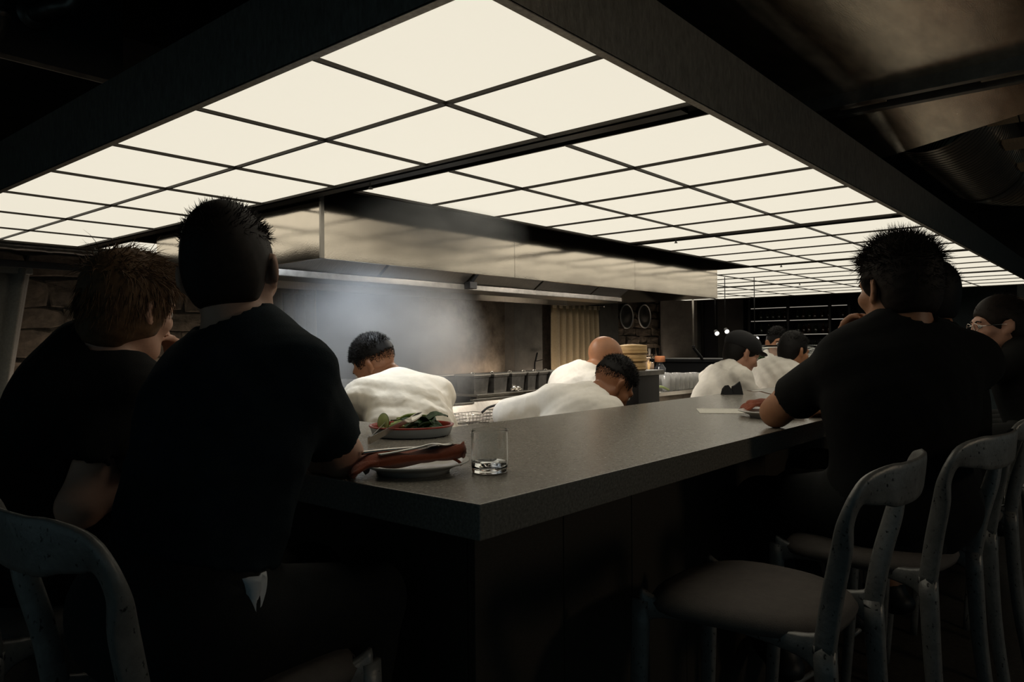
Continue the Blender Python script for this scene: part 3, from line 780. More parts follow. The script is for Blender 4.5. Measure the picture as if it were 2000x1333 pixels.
def gastro(x0, x1, y, z, h, label, lid=True, depth=.17, grp='lidded steel pans on the kitchen shelf'):
    g_ = empty('inset_pan', ((x0 + x1) / 2, y, z)); tag(g_, label, 'pan', grp)
    wd = x1 - x0; bm = bmesh.new()
    def ring(w_, d_, z_): return [bm.verts.new((sx * w_ / 2, sy * d_ / 2, z_)) for sx, sy in ((-1, -1), (1, -1), (1, 1), (-1, 1))]
    rs = [ring(wd * .80, depth * .82, 0), ring(wd * .90, depth * .92, h * .80), ring(wd, depth, h * .84), ring(wd, depth, h * .90)]
    for a, b in zip(rs[:-1], rs[1:]):
        for i in range(4): bm.faces.new((a[i], a[(i + 1) % 4], b[(i + 1) % 4], b[i]))
    bm.faces.new(rs[0][::-1]); bm.faces.new(rs[-1]); obj('body', bm, 'steel_dark', g_)
    if lid:
        box('lid', -wd * .52, wd * .52, -depth * .52, depth * .52, h * .90, h * .97, 'steel', g_, .003)
        bm = bmesh.new(); tube(bm, spline([(-.018, 0, h * .97), (-.012, 0, h * 1.06), (.012, 0, h * 1.06), (.018, 0, h * .97)], 4), .003, 6); obj('handle', bm, 'steel_bright', g_, True)
    return g_
for i, (a, b) in enumerate(((2.545, 2.70), (2.735, 2.885), (2.915, 3.065), (3.09, 3.19), (3.21, 3.31), (3.335, 3.445))):
    gastro(a, b, 2.47, 1.0, .125, ['leftmost lidded steel pan at the open end of the kitchen shelf', 'second lidded steel pan from the left on the kitchen shelf', 'third lidded pan on the shelf, wide, with a scrunched foil ball before it', 'narrow lidded pan right after the three wide ones on the shelf', 'narrow lidded pan, second from the right on the kitchen shelf', 'rightmost lidded steel pan on the kitchen shelf'][i])
bm = bmesh.new(); bmesh.ops.create_icosphere(bm, subdivisions=3, radius=.034)
rr = random.Random(2)
for v in bm.verts: v.co *= rr.uniform(.72, 1.1); v.co.z *= .62; v.co.x *= 1.3
o = obj('foil_ball', bm, 'steel_bright', None, False, (2.95, 2.385, 1.018)); tag(o, 'crumpled piece of foil on the pan shelf edge', 'foil')
# clear tubs at the left end of the line
def tub(loc, wd, dp, h, label, m='plastic_white'):
    g_ = empty('storage_tub', loc); tag(g_, label, 'tub'); bm = bmesh.new()
    def ring(k, z_): return [bm.verts.new((sx * wd / 2 * k, sy * dp / 2 * k, z_)) for sx, sy in ((-1, -1), (1, -1), (1, 1), (-1, 1))]
    rs = [ring(.86, 0), ring(.97, h * .9), ring(1.04, h * .9), ring(1.04, h), ring(.95, h), ring(.84, .006)]
    for a, b in zip(rs[:-1], rs[1:]):
        for i in range(4): bm.faces.new((a[i], a[(i + 1) % 4], b[(i + 1) % 4], b[i]))
    bm.faces.new(rs[0][::-1]); bm.faces.new(rs[-1]); obj('body', bm, m, g_)
    return g_
st = empty('steel_rack', (1.32, 2.30, .86)); tag(st, 'low steel shelf on the left end of the range', 'shelf')
box('shelf_board', 0, .46, 0, .2, .165, .178, 'steel_bright', st, .002)
for x in (.01, .43): box('upright', x, x + .02, .01, .19, 0, .165, 'steel', st, .002)
tub((1.545, 2.39, 1.038), .13, .12, .095, 'pale plastic tub on the shelf left of the cook in steam')
tub((1.40, 2.39, 1.038), .12, .12, .085, 'second pale tub half behind the navy shirt sleeve', 'plastic_clear')
# fryer lids, wire baskets with handles
def fry_cover(x0, x1, y, z0, z1, label):
    g_ = empty('fryer_cover', ((x0 + x1) / 2, y, z0)); tag(g_, label, 'cover'); wd = (x1 - x0) / 2
    bm = bmesh.new(); vs = [(-wd, 0, 0), (wd, 0, 0), (wd, .07, z1 - z0), (-wd, .07, z1 - z0)]
    f = bm.faces.new([bm.verts.new(v) for v in vs]); bmesh.ops.solidify(bm, geom=[f], thickness=.012); obj('plate', bm, 'steel', g_)
    box('top_edge', -wd, wd, .06, .085, z1 - z0 - .004, z1 - z0 + .006, 'steel_bright', g_, .002)
    return g_
fry_cover(2.17, 2.37, 2.16, .86, .965, 'small tilted steel fryer cover left of the wire basket')
fry_cover(2.40, 2.95, 2.20, .86, .975, 'wide tilted steel fryer cover below the pan shelf')
def basket(x, y, label):
    g_ = empty('fryer_basket', (x, y, .862)); tag(g_, label, 'basket')
    for k in range(4):
        bm = bmesh.new(); z = .008 + k * .018; w_ = .085 + .004 * k; d_ = .06 + .004 * k
        tube(bm, [(-w_, -d_, z), (w_, -d_, z), (w_, d_, z), (-w_, d_, z), (-w_, -d_, z)], .0022, 6); obj('wire_ring', bm, 'steel_bright', g_, True)
    for k in range(7):
        bm = bmesh.new(); xx = -.08 + k * .0267
        tube(bm, [(xx, -.072, .064), (xx, -.06, .006), (xx, .06, .006), (xx, .072, .064)], .0018, 6); obj('wire', bm, 'steel_dark', g_, True)
    bm = bmesh.new(); tube(bm, spline([(.09, 0, .06), (.13, -.01, .085), (.20, -.02, .098), (.26, -.03, .100)], 5), .007, 8); obj('handle', bm, 'black_metal', g_, True)
    return g_
basket(2.18, 2.07, 'black handled wire fryer basket nearest the cook in steam')
basket(2.52, 2.09, 'wire fryer basket under the reaching cook\'s sleeve')

# black stand with bamboo steamers
sd = empty('pass_stand', (2.70, 1.29, ZK)); tag(sd, 'black steel stand carrying the bamboo steamers', 'stand')
box('body', .02, .26, .02, .24, 0, 1.13 - ZK, 'black_metal', sd, .004); box('top', 0, .285, 0, .26, 1.13 - ZK, 1.158 - ZK, 'steel_dark', sd, .004)
for i in range(3):
    g_ = empty('bamboo_steamer', (2.825 + .002 * i, 1.415 - .003 * i, 1.158 + i * .046)); tag(g_, ['bamboo steamer at the bottom of the stack', 'bamboo steamer in the middle of the stack', 'bamboo steamer on top of the stack'][i], 'steamer', 'stacked bamboo steamers')
    bm = bmesh.new(); lathe(bm, [(0, 0), (.080, 0), (.083, .003), (.083, .040), (.080, .0435), (.074, .0435), (.072, .01), (0, .01)], 36); obj('wall', bm, 'bamboo', g_, True)
    bm = bmesh.new(); lathe(bm, [(.0832, .004), (.0862, .005), (.0862, .014), (.0832, .015)], 36); obj('hoop', bm, 'bamboo', g_, True)
    if i == 2:
        bm = bmesh.new(); lathe(bm, [(.084, .0436), (.08, .050), (.04, .056), (0, .058)], 36); obj('lid', bm, 'bamboo', g_, True)

# steel service bench with racks of glasses
bn = empty('service_bench', (3.02, 1.50, ZK)); tag(bn, 'stainless service bench covered with glasses behind the cooks', 'bench')
box('top', 0, 1.30, 0, .52, .975 - ZK, 1.0 - ZK, 'steel_bright', bn, .002); box('front_panel', .02, 1.28, .02, .03, .15, .972 - ZK, 'plaster', bn)
for x in (.04, 1.22):
    for y in (.06, .46): box('leg', x, x + .04, y - .02, y + .02, 0, .972 - ZK, 'steel_dark', bn)
bm = bmesh.new(); r_, h_ = .026, .105
lathe(bm, [(0, 0), (r_ * .9, 0), (r_, .006), (r_ * 1.12, h_), (r_ * 1.12 - .0018, h_), (r_ - .002, .010), (0, .009)], 14)
g0 = obj('drinking_glass', bm, 'glass_painted_sparkle', None, True)
k = 0
for row in range(3):
    for i in range(15):
        if row > 0 and i > 12: continue
        o = g0 if k == 0 else g0.copy()
        if k: COL.objects.link(o)
        o.location = (3.06 + i * .068 + .03 * (row % 2), 1.62 + row * .075, 1.0)
        tag(o, 'clear drinking glass in the %s long row on the service bench' % ('front', 'middle', 'rearmost')[row], 'glass', '%s row of bench glasses' % ('front', 'middle', 'rearmost')[row]); k += 1
for i in range(8):
    o = g0.copy(); COL.objects.link(o); o.location = (3.48 + i * .066, 1.55, 1.0); tag(o, 'clear drinking glass in the short row at the bench edge', 'glass', 'short row of bench glasses')
tub((3.13, 1.545, 1.0), .13, .10, .075, 'small grey steel tub in front of the massed glasses', 'steel')
# chopping board with a spring onion
o = box('parchment_sheet', 3.04, 3.34, 1.505, 1.53, 1.0005, 1.003, 'paper'); tag(o, 'white paper sheet lying on the service bench', 'paper')
bm = bmesh.new(); tube(bm, spline([(3.05, 1.52, 1.012), (3.16, 1.505, 1.014), (3.26, 1.505, 1.034), (3.34, 1.505, 1.036), (3.44, 1.51, 1.012)], 6), lambda t: .010 - .003 * t, 8)
o = obj('spring_onion', bm, 'leaf_pale', None, True); tag(o, 'pale green spring onion stalk on the service bench', 'vegetable')
bm = bmesh.new(); lathe(bm, [(0, 0), (.045, 0), (.055, .004), (.075, .022), (.077, .024), (.072, .023), (.05, .008), (0, .007)], 28)
o = obj('shallow_bowl', bm, 'porcelain', None, True, (3.98, 1.56, 1.0)); tag(o, 'shallow white bowl at the right end of the service bench', 'bowl')
g_ = empty('cutlery_caddy', (3.66, 1.90, 1.0)); tag(g_, 'dark caddy of cutlery standing behind the glasses', 'caddy')
box('box', -.06, .06, -.05, .05, 0, .12, 'steel_dark', g_, .003)
for i in range(8):
    bm = bmesh.new(); x = -.045 + i * .013; tube(bm, [(x, 0, .02), (x * 1.15, random.uniform(-.02, .02), .17 + random.uniform(-.02, .015))], .004, 6); obj('cutlery_handle', bm, 'steel_bright', g_, True)
g_ = empty('cutlery_caddy', (3.84, 1.90, 1.0)); tag(g_, 'pale caddy of wooden chopsticks beside the corked bottle', 'caddy')
box('box', -.05, .05, -.05, .05, 0, .10, 'porcelain', g_, .003)
for i in range(9):
    bm = bmesh.new(); x = -.036 + i * .009; tube(bm, [(x, 0, .02), (x * 1.2, random.uniform(-.03, .03), .185 + random.uniform(-.02, .01))], .003, 6); obj('chopstick', bm, 'bamboo', g_, True)
bm = bmesh.new(); lathe(bm, [(0, 0), (.042, 0), (.045, .005), (.045, .13), (.025, .155), (.02, .175), (.023, .178), (.0, .178)], 24)
bt = obj('bottle', bm, 'smoked_glass', None, True, (4.00, 1.88, 1.0)); tag(bt, 'dark glass bottle with a fat reddish stopper behind the glasses', 'bottle')
bm = bmesh.new(); lathe(bm, [(0, .176), (.036, .176), (.038, .180), (.038, .215), (.034, .220), (0, .220)], 24); obj('stopper', bm, 'cork', bt, True)
# black back bar
bb = empty('back_bar', (5.25, 1.85, 0)); tag(bb, 'low black back bar counter in the shadow', 'bar counter')
box('body', .03, .50, .03, .80, ZK, 1.145, 'black_metal', bb, .004); box('top', 0, .53, 0, .83, 1.145, 1.175, 'black_metal', bb, .004)
# pass with bowl and pan
ps = empty('serving_pass', (4.52, .98, ZK)); tag(ps, 'beige steel serving pass at the far end of the kitchen', 'pass')
box('body', .02, .42, .02, .60, 0, 1.14 - ZK, 'steel_bright', ps, .003); box('top', 0, .44, 0, .62, 1.14 - ZK, 1.170 - ZK, 'steel_bright', ps, .003)
bm = bmesh.new(); prof = [(0, 0), (.07, 0), (.10, .008)] + [(.10 + .115 * math.sin(a * math.pi / 2 / 8), .008 + .115 * (1 - math.cos(a * math.pi / 2 / 8))) for a in range(1, 9)]
prof += [(r - .003, z + .0005) for r, z in prof[::-1][:-1]] + [(0, .004)]
lathe(bm, prof, 40); o = obj('mixing_bowl', bm, 'glass', None, True, (4.74, 1.21, 1.170)); tag(o, 'large clear mixing bowl on the serving pass', 'bowl')
gastro(4.56, 4.70, 1.50, 1.170, .085, 'open steel pan beside the large clear bowl', False, .14, None)
bm = bmesh.new(); rr = random.Random(8)
for k in range(9):
    a = rr.uniform(0, 6.28); bmesh.ops.create_icosphere(bm, subdivisions=1, radius=rr.uniform(.012, .022), matrix=Matrix.Translation((rr.uniform(-.03, .03), rr.uniform(-.03, .03), rr.uniform(.012, .04))))
o = obj('herb_heap', bm, 'leaf_dark', None, True, (4.58, 1.36, 1.170)); tag(o, 'small dark heap of herbs on the serving pass', 'herbs', None, 'stuff')
# soap pump near the capped cook
g_ = empty('pump_bottle', (3.62, .78, CT)); tag(g_, 'small clear pump bottle at the inner counter edge', 'bottle')
bm = bmesh.new(); lathe(bm, [(0, 0), (.018, 0), (.020, .004), (.020, .045), (.009, .055), (.009, .065), (0, .065)], 20); obj('body', bm, 'glass', g_, True)
bm = bmesh.new(); tube(bm, [(0, 0, .065), (0, 0, .092)], .004, 8); tube(bm, [(-.004, 0, .092), (.026, 0, .090)], .005, 8); obj('pump', bm, 'plastic_white', g_, True)

# ------------------------------------------------------------------ wall fittings and curtains
def curtain(name, x0, x1, y, z0, z1, m, label, pleats, gather=0.0, rod=True, ax='x'):
    g_ = empty(name, ((x0 + x1) / 2, y, z0)); tag(g_, label, 'curtain')
    nx, nz = pleats * 10, 14; vs, fs = [], []; r = random.Random(pleats); ph = [r.uniform(0, 6) for _ in range(3)]
    for j in range(nz + 1):
        v = j / nz
        for i in range(nx + 1):
            u = i / nx
            uu = u - gather * (1 - v) * u                 # gathered to one side at the hem
            a = .055 * (0.6 + .4 * (1 - v))
            dy = a * math.sin(2 * math.pi * pleats * u + .5 * math.sin(7 * u + ph[0]) + .4 * v) + .012 * math.sin(5 * u + 3 * v + ph[1])
            vs.append(((uu - .5) * (x1 - x0) + .006 * math.sin(2 * math.pi * pleats * u * 2), dy, v * (z1 - z0)))
    for j in range(nz):
        for i in range(nx):
            k = j * (nx + 1) + i; fs.append((k, k + 1, k + nx + 2, k + nx + 1))
    o = raw('cloth', vs, fs, m, g_, True); sm = o.modifiers.new('s', 'SOLIDIFY'); sm.thickness = .003
    box('header', -(x1 - x0) / 2, (x1 - x0) / 2, -.012, .012, z1 - z0 - .045, z1 - z0 + .012, m, g_, .004)
    if rod:
        bm = bmesh.new(); tube(bm, [(-(x1 - x0) / 2 - .12, 0, z1 - z0 + .018), ((x1 - x0) / 2 + .12, 0, z1 - z0 + .018)], .011, 10); rd = obj('rod', bm, 'black_metal', g_, True)
        for sx in (-1, 1):
            bm = bmesh.new(); bmesh.ops.create_uvsphere(bm, u_segments=12, v_segments=8, radius=.022); f = obj('finial', bm, 'steel_bright', rd, True); f.location = (sx * ((x1 - x0) / 2 + .13), 0, z1 - z0 + .018)
    return g_
curtain('curtain', 6.66, 7.70, YW - .25, .02, 1.83, 'curtain_tan', 'tan pleated curtain hanging beside the bald cook', 8)
curtain('curtain', -.35, .90, YW - .15, .02, 1.86, 'curtain_grey', 'greyish curtain gathered to one side on the left stone wall', 8, .22)
curtain('curtain', 2.62, 3.18, YW - .15, .02, 1.83, 'curtain_tan', 'brown curtain half hidden in steam behind the navy shirt', 5)
for i, (x, z) in enumerate(((8.70, 1.735), (9.225, 1.750))):
    g_ = empty('round_wall_disc', (x, YW - .06, z)); tag(g_, ['round pale rimmed disc on the wall nearer the tan curtain', 'round pale rimmed disc on the wall farther from the curtain'][i], 'wall disc', 'pair of wall discs')
    bm = bmesh.new(); lathe(bm, [(0, 0), (.165, 0), (.165, .02), (0, .02)], 40); o = obj('disc', bm, 'render_grey', g_, True); o.rotation_euler = (math.pi / 2, 0, 0)
    bm = bmesh.new(); ring = [(.178 + .012 * math.cos(a * math.pi / 4), .02 + .012 * math.sin(a * math.pi / 4)) for a in range(9)]; lathe(bm, ring, 40); o = obj('rim', bm, 'porcelain', g_, True); o.rotation_euler = (math.pi / 2, 0, 0)
# beer taps on the wall
tp = empty('beer_tap_rail', (9.25, YW - .08, 1.12)); tag(tp, 'chrome beer tap rail with three handles on the stone wall', 'beer taps')
bm = bmesh.new(); tube(bm, [(-.02, 0, 0), (.36, 0, 0)], .018, 10); obj('rail', bm, 'steel_bright', tp, True)
for i in range(3):
    x = .04 + i * .13; bm = bmesh.new(); tube(bm, spline([(x, 0, 0), (x, -.05, .005), (x + .02, -.07, -.04), (x + .025, -.075, -.09)], 5), .014, 8); f = obj('faucet', bm, 'steel_bright', tp, True)
    bm = bmesh.new(); lathe(bm, [(0, 0), (.010, 0), (.014, .02), (.024, .10), (.020, .115), (0, .118)], 10); h = obj('handle', bm, 'black_metal' if i else 'porcelain', f, True); h.location = (x, -.04, .02)
bx_ = box('wall_tap_panel', 9.0, 9.7, YW - .035, YW - .005, .95, 1.32, 'stone_pale', wb)
# wall valve near the curtain
g_ = empty('wall_valve', (6.30, YW - .23, 1.08)); tag(g_, 'small black valve and pipe on the pilaster left of the tan curtain', 'valve')
bm = bmesh.new(); tube(bm, spline([(0, 0, -.10), (0, 0, .0), (.01, -.01, .06), (.04, -.01, .14)], 5), .010, 8); obj('pipe', bm, 'black_metal', g_, True)
bm = bmesh.new(); tube(bm, [(-.01, -.01, .03), (.14, -.01, .05)], .006, 8); obj('lever', bm, 'black_metal', g_, True)

for (a, b, z) in ((4.6, 5.94, .93), (8.6, 9.75, .90), (.7, 2.35, .72), (6.0, 7.8, .62)):
    o = box('trim_6', a, b, YW - (.30 if z > .65 else .45), YW - (0 if z > .65 else .34), z - .03, z, 'render_dark'); tag(o, None, None, None, 'structure')
# uplight strip lying behind the range ledge, grazing the plaster
ul = empty('uplight_strip', (4.65, YW - .22, .93)); tag(ul, 'hidden light strip washing the plaster wall behind the range', 'light strip')

box('housing', 0, 1.2, 0, .05, 0, .02, 'steel_dark', ul, .002); box('diffuser', .01, 1.19, .006, .044, .02, .024, 'led', ul)
l = area('uplight', (0, 0, 0), (0, .55, 1), 1.18, .04, 2.2, (1.0, .80, .62)); l.parent = ul; l.location = (.6, .025, .03)
ul2 = copy_tree(ul); ul2.location = (8.7, YW - .2, .90); tag(ul2, 'hidden light strip below the beer taps', 'light strip')
for ch in list(ul2.children):
    if ch.type == 'LIGHT': ch.data = ch.data.copy(); ch.data.energy = 1.6; ch.data.size = .8
ul4 = copy_tree(ul); ul4.location = (6.05, YW - .40, .62); tag(ul4, 'hidden light strip at the foot of the tan curtain', 'light strip')
ul4.scale = (1.4, 1, 1)
for ch in list(ul4.children):
    if ch.type == 'LIGHT': ch.data = ch.data.copy(); ch.data.energy = 9.0
ul3 = copy_tree(ul); ul3.location = (.75, YW - .25, .72); tag(ul3, 'hidden light strip at the foot of the left stone wall', 'light strip')
for ch in list(ul3.children):
    if ch.type == 'LIGHT': ch.data = ch.data.copy(); ch.data.energy = 2.0; ch.data.color = (1.0, .82, .66)

# ------------------------------------------------------------------ far bar shelves
bs = empty('bottle_shelves', (XW - .36, 2.10, .4)); tag(bs, 'black wall shelves with glowing edge strips full of dark bottles', 'shelves')
for y in (0, .245, .80, 1.35): box('upright', 0, .34, y - .015, y + .015, 0, 1.60, 'black_metal', bs, .002)
SHZ = [.62, .815, 1.04, 1.235]
for z in SHZ + [1.415]:
    for a, b in ((.015, .23), (.26, .785), (.815, 1.335)):
        s_ = box('shelf_board', 0.01, .33, a, b, z - .016, z, 'black_metal', bs)
        box('edge_light', .004, .0098, a + .01, b - .01, z - .012, z - .003, 'led', s_)
box('back_board', .33, .345, 0, 1.35, 0, 1.60, 'black_metal', bs)
bm = bmesh.new(); lathe(bm, [(0, 0), (.030, 0), (.033, .004), (.033, .095), (.012, .125), (.012, .150), (.014, .151), (.014, .158), (0, .158)], 12)
b0 = obj('bottle', bm, 'bottle_dark', None, True)
b1me = b0.data.copy(); b1me.materials.clear(); b1me.materials.append(MATS['bottle_brown'])
k = 0; rr = random.Random(12)
SHN = ['lowest lit', 'second lowest lit', 'second highest lit', 'highest lit']
for zi, z in enumerate(SHZ[:4]):
    y = .05
    while y < 1.32:
        if min(abs(y - q) for q in (0, .245, .80, 1.35)) > .05:
            o = b0 if k == 0 else b0.copy()
            if k: COL.objects.link(o)
            if rr.random() < .4: o.data = b1me
            o.location = (XW - .36 + .10 + rr.uniform(0, .1), 2.10 + y, .4 + z + .0005); o.scale = (1, 1, rr.uniform(.82, 1.0))
            tag(o, 'dark bottle in the row on the %s shelf of the far wall' % SHN[zi], 'bottle', 'bottles on the %s far shelf' % SHN[zi]); k += 1
        y += rr.uniform(.072, .095)
# pale curtain at the far right
curtain('curtain', XW - .5, XW - .12, .22, .02, 2.05, 'curtain_grey', 'pale grey curtain on the far wall at the right edge', 4, 0, False)

# pendant lamps and a slim standing pole
def pendant(loc, rtop, label):
    g_ = empty('pendant_lamp', loc); tag(g_, label, 'lamp', 'small black bar lamps')
    q = Vector((-.72, -.60, -.42)).to_track_quat('-Z', 'Y').to_euler()
    bm = bmesh.new(); lathe(bm, [(.020, .10), (.034, .09), (.046, .02), (.047, 0), (.044, .003), (.030, .086), (.018, .09), (0, .09)], 24); o = obj('shade', bm, 'black_metal', g_, True); o.rotation_euler = q; o.scale = (.45, .45, .6)
    bm = bmesh.new(); lathe(bm, [(0, .006), (.030, .008), (.038, .014), (.03, .05), (0, .06)], 20); o = obj('bulb', bm, 'bulb', g_, True); o.rotation_euler = q; o.scale = (.45, .45, .6)
    bm = bmesh.new(); tube(bm, [(.05, .04, .07), (.05, .04, rtop - loc[2])], .004, 6); obj('cord', bm, 'black_metal', g_, True)
    return g_
pendant((5.05, 1.915, 1.392), ZP - .006, 'black spot lamp on the left of the pair over the back bar')
pendant((5.13, 1.862, 1.408), ZP - .006, 'black spot lamp on the right of the pair over the back bar')
pendant((5.30, 1.672, 1.345), ZP - .006, 'lone bright spot lamp behind the capped cook')
pl_ = empty('standing_pole', (5.15, 2.16, 1.175)); tag(pl_, 'slim brass pole rising from the black back bar', 'pole')
bm = bmesh.new(); tube(bm, [(0, 0, .10), (0, 0, ZP - 1.175 - .004)], .008, 10); obj('tube', bm, 'steel', pl_, True)
bm = bmesh.new(); tube(bm, spline([(.12, -.02, .0), (.10, -.02, .02), (.02, 0, .09), (0, 0, .12)], 5), .013, 10); obj('foot', bm, 'black_metal', pl_, True)
pl_.location = (5.10, 2.16, 1.175)

# added unseen warm fill light behind the stools, brightens canopy fascia and stools
dp = empty('added_fill_globe', (1.6, -2.7, 1.95)); tag(dp, 'added unseen globe light behind the stools that brightens the canopy side', 'lamp')
bm = bmesh.new(); bmesh.ops.create_uvsphere(bm, u_segments=24, v_segments=16, radius=.14); obj('globe', bm, 'globe', dp, True)
bm = bmesh.new(); tube(bm, [(0, 0, .13), (0, 0, ZC - 1.95)], .006, 8); obj('cord', bm, 'black_metal', dp)

# ------------------------------------------------------------------ overhead ducts, right
ZD = 2.20
dc = empty('air_duct', (0, -.6, ZD)); tag(dc, 'big rectangular galvanised air duct overhead on the right', 'duct')
box('underside_sheet', -2.2, 1.93, -.75, .88, 0, .006, 'galvanised', dc); box('side_sheet', -2.2, 1.93, .874, .88, .006, .48, 'galvanised', dc); box('side_sheet', -2.2, 1.93, -.756, -.75, 0, .48, 'galvanised', dc); box('top_sheet', -2.2, 1.93, -.75, .88, .474, .48, 'galvanised', dc)
for i, x in enumerate((1.93, 1.985, 2.05)):
    box('flange', x, x + .035, -.80, .93, -.045 if i != 1 else -.02, .0 if i == 1 else .02, 'steel_dark', dc, .002)
for y in (-.55, .10, .55):
    box('clip', 1.99, 2.035, y - .08, y + .08, -.030, -.0205, 'tape', dc, .002)
# tapering section between the duct and the round pipe
bm = bmesh.new()
A = [(2.085, -.75, 0), (2.085, .88, 0), (2.085, .88, .48), (2.085, -.75, .48)]
B = [(2.78, -.15, .16), (2.78, .745, -.075), (2.78, .745, .42), (2.78, -.15, .42)]
av = [bm.verts.new(v) for v in A]; bv = [bm.verts.new(v) for v in B]
bm.faces.new((av[0], av[1], bv[1])); bm.faces.new((av[0], bv[1], bv[0]))
for i in range(1, 4): bm.faces.new((av[i], av[(i + 1) % 4], bv[(i + 1) % 4], bv[i]))
bm.faces.new(bv)
bmesh.ops.recalc_face_normals(bm, faces=bm.faces[:])
obj('taper', bm, 'galvanised', dc)
def spiral(name, path, r, label, pitch=.055, collars=()):
    g_ = empty(name, path[0]); tag(g_, label, 'duct')
    P = [Vector(p) for p in path]; o0 = P[0]
    L = sum((b - a).length for a, b in zip(P[:-1], P[1:])); n = int(L / (pitch / 4)) + 1
    # resample
    pts = []; acc = 0; seg = 0; cum = [0]
    for a, b in zip(P[:-1], P[1:]): cum.append(cum[-1] + (b - a).length)
    for i in range(n + 1):
        s_ = L * i / n
        while seg < len(P) - 2 and s_ > cum[seg + 1]: seg += 1
        t = (s_ - cum[seg]) / max(1e-6, cum[seg + 1] - cum[seg]); pts.append(P[seg].lerp(P[seg + 1], t) - o0)
    bm = bmesh.new()
    sweep(bm, pts, lambda i, t: circ(r * 1.0, 36), caps=False)
    obj('spiral_tube', bm, 'spiral_duct', g_, True)
    bm = bmesh.new()                              # raised lock seams
    for i in range(3, len(pts) - 1, 4):
        t_ = (pts[i + 1] - pts[i - 1]).normalized(); a_ = t_.cross(Vector((0, 0, 1))).normalized(); b_ = a_.cross(t_)
        ring = [[bm.verts.new(pts[i] + t_ * dx + (a_ * math.cos(q * math.pi / 18) + b_ * math.sin(q * math.pi / 18)) * (r + dr)) for q in range(36)] for dx, dr in ((-.0016, -.003), (-.001, .0016), (.001, .0016), (.0016, -.003))]
        for u_, v_ in zip(ring[:-1], ring[1:]):
            for q in range(36): bm.faces.new((u_[q], u_[(q + 1) % 36], v_[(q + 1) % 36], v_[q]))
    obj('lock_seams', bm, 'frame_dark', g_, False)
    for t in collars:
        k = int(t * n); bm = bmesh.new(); sweep(bm, [pts[k], pts[k + 2], pts[k + 4], pts[k + 6]], lambda i, t_: circ(r * 1.035, 36), caps=False); obj('collar', bm, 'steel_bright', g_, True)
    return g_
arc = [(4.2 + .55 * math.sin(a), -.11 - .55 * (1 - math.cos(a)), 2.37) for a in [i * math.pi / 2 / 12 for i in range(13)]]
spiral('spiral_duct', [(2.77, -.11, 2.37), (3.2, -.11, 2.37), (3.7, -.11, 2.37), (4.2, -.11, 2.37)] + arc[1:] + [(4.75, -1.6, 2.37)], .235, 'ribbed round spiral duct bending away at the upper right', .05, (.45,))
spiral('spiral_duct', [(5.3, -.75, 2.50), (6.5, -.62, 2.50), (9.6, -.3, 2.50)], .16, 'thinner spiral duct beyond the bend at the right edge', .05, (.2,))
for i, (x, y, z, rz) in enumerate(((2.88, -.395, 2.245, .05), (3.42, -.395, 2.245, .02), (4.02, -.395, 2.245, .0))):
    g_ = empty('timber_block', (x, y, z), rz); tag(g_, ['pale timber block nearest the rectangular duct', 'middle pale timber block beside the spiral duct', 'farthest pale timber block beside the spiral duct bend'][i], 'timber block', 'timber ceiling blocks')
    box('plank', -.085, .085, -.04, .075, 0, .02, 'wood_block', g_, .002); box('plank', -.085, .085, -.085, -.045, 0, .02, 'wood_block', g_, .002)
    bm = bmesh.new(); tube(bm, [(0, 0, .02), (0, 0, ZC - z)], .005, 6); obj('hanger', bm, 'black_metal', g_)
# left: dark bulkhead box, pipes
bk = empty('ceiling_bulkhead', (-1.3, 2.10, 2.30)); tag(bk, 'black boxed bulkhead hanging from the ceiling at the upper left', 'bulkhead')
box('box', 0, 1.62, 0, 1.2, 0, .60, 'dark_paint', bk, .004); box('trim', 0, 1.625, -.012, 1.21, -.022, 0, 'steel_dark', bk, .003)
bm = bmesh.new(); pts = spline([(-.112, 1.98, 2.9), (-.112, 1.98, 2.60), (-.112, 1.98, 2.40), (-.118, 1.98, 2.335), (-.15, 1.98, 2.305), (-.24, 1.98, 2.30), (-.6, 1.98, 2.30)], 6)
tube(bm, pts, .027, 14); o = obj('waste_pipe', bm, 'steel_dark', None, True); tag(o, 'dark drain pipe with an elbow at the top left corner', 'pipe')
bm = bmesh.new(); lathe(bm, [(.027, 0), (.033, 0), (.033, .03), (.027, .03)], 16); c_ = obj('coupling', bm, 'steel_dark', o, True); c_.location = (-.112, 1.98, 2.37)
bm = bmesh.new(); pts = spline([(-.12, 1.93, 2.62), (.02, 1.93, 2.56), (.10, 1.945, 2.53), (.10, 1.98, 2.49), (.05, 2.02, 2.47), (.02, 2.09, 2.46)], 6)
tube(bm, pts, .028, 14); o = obj('bent_pipe', bm, 'steel_dark', None, True); tag(o, 'dark bent pipe entering the face of the bulkhead', 'pipe')
bm = bmesh.new(); lathe(bm, [(0, 0), (.055, 0), (.055, .012), (0, .012)], 20); c_ = obj('flange', bm, 'steel_dark', o, True); c_.location = (.02, 2.094, 2.46); c_.rotation_euler = (math.pi / 2, 0, 0)
# insulated pipe and black track beyond the canopy's left end
bm = bmesh.new(); pts = [(-1.2 + i * .02, 4.30, 1.93 + .0 * i) for i in range(160)]
sweep(bm, pts, lambda i, t: circ(.030 + .004 * (1 if (i % 9) < 2 else 0), 16)); o = obj('insulated_pipe', bm, 'steel_dark', None, True); tag(o, 'wrapped grey pipe running across behind the canopy end at the left', 'pipe')
tr = empty('track_rail', (-1.0, 4.40, 1.805)); tag(tr, 'black ceiling track rail below the wrapped pipe at the left', 'track rail')
box('rail', 0, 2.15, -.02, .02, 0, .042, 'black_metal', tr, .003)
for x in (.6, 1.5, 2.0):
    bm = bmesh.new(); tube(bm, [(x, 0, .042), (x, 0, ZC - 1.805)], .006, 6); obj('drop_rod', bm, 'black_metal', tr)

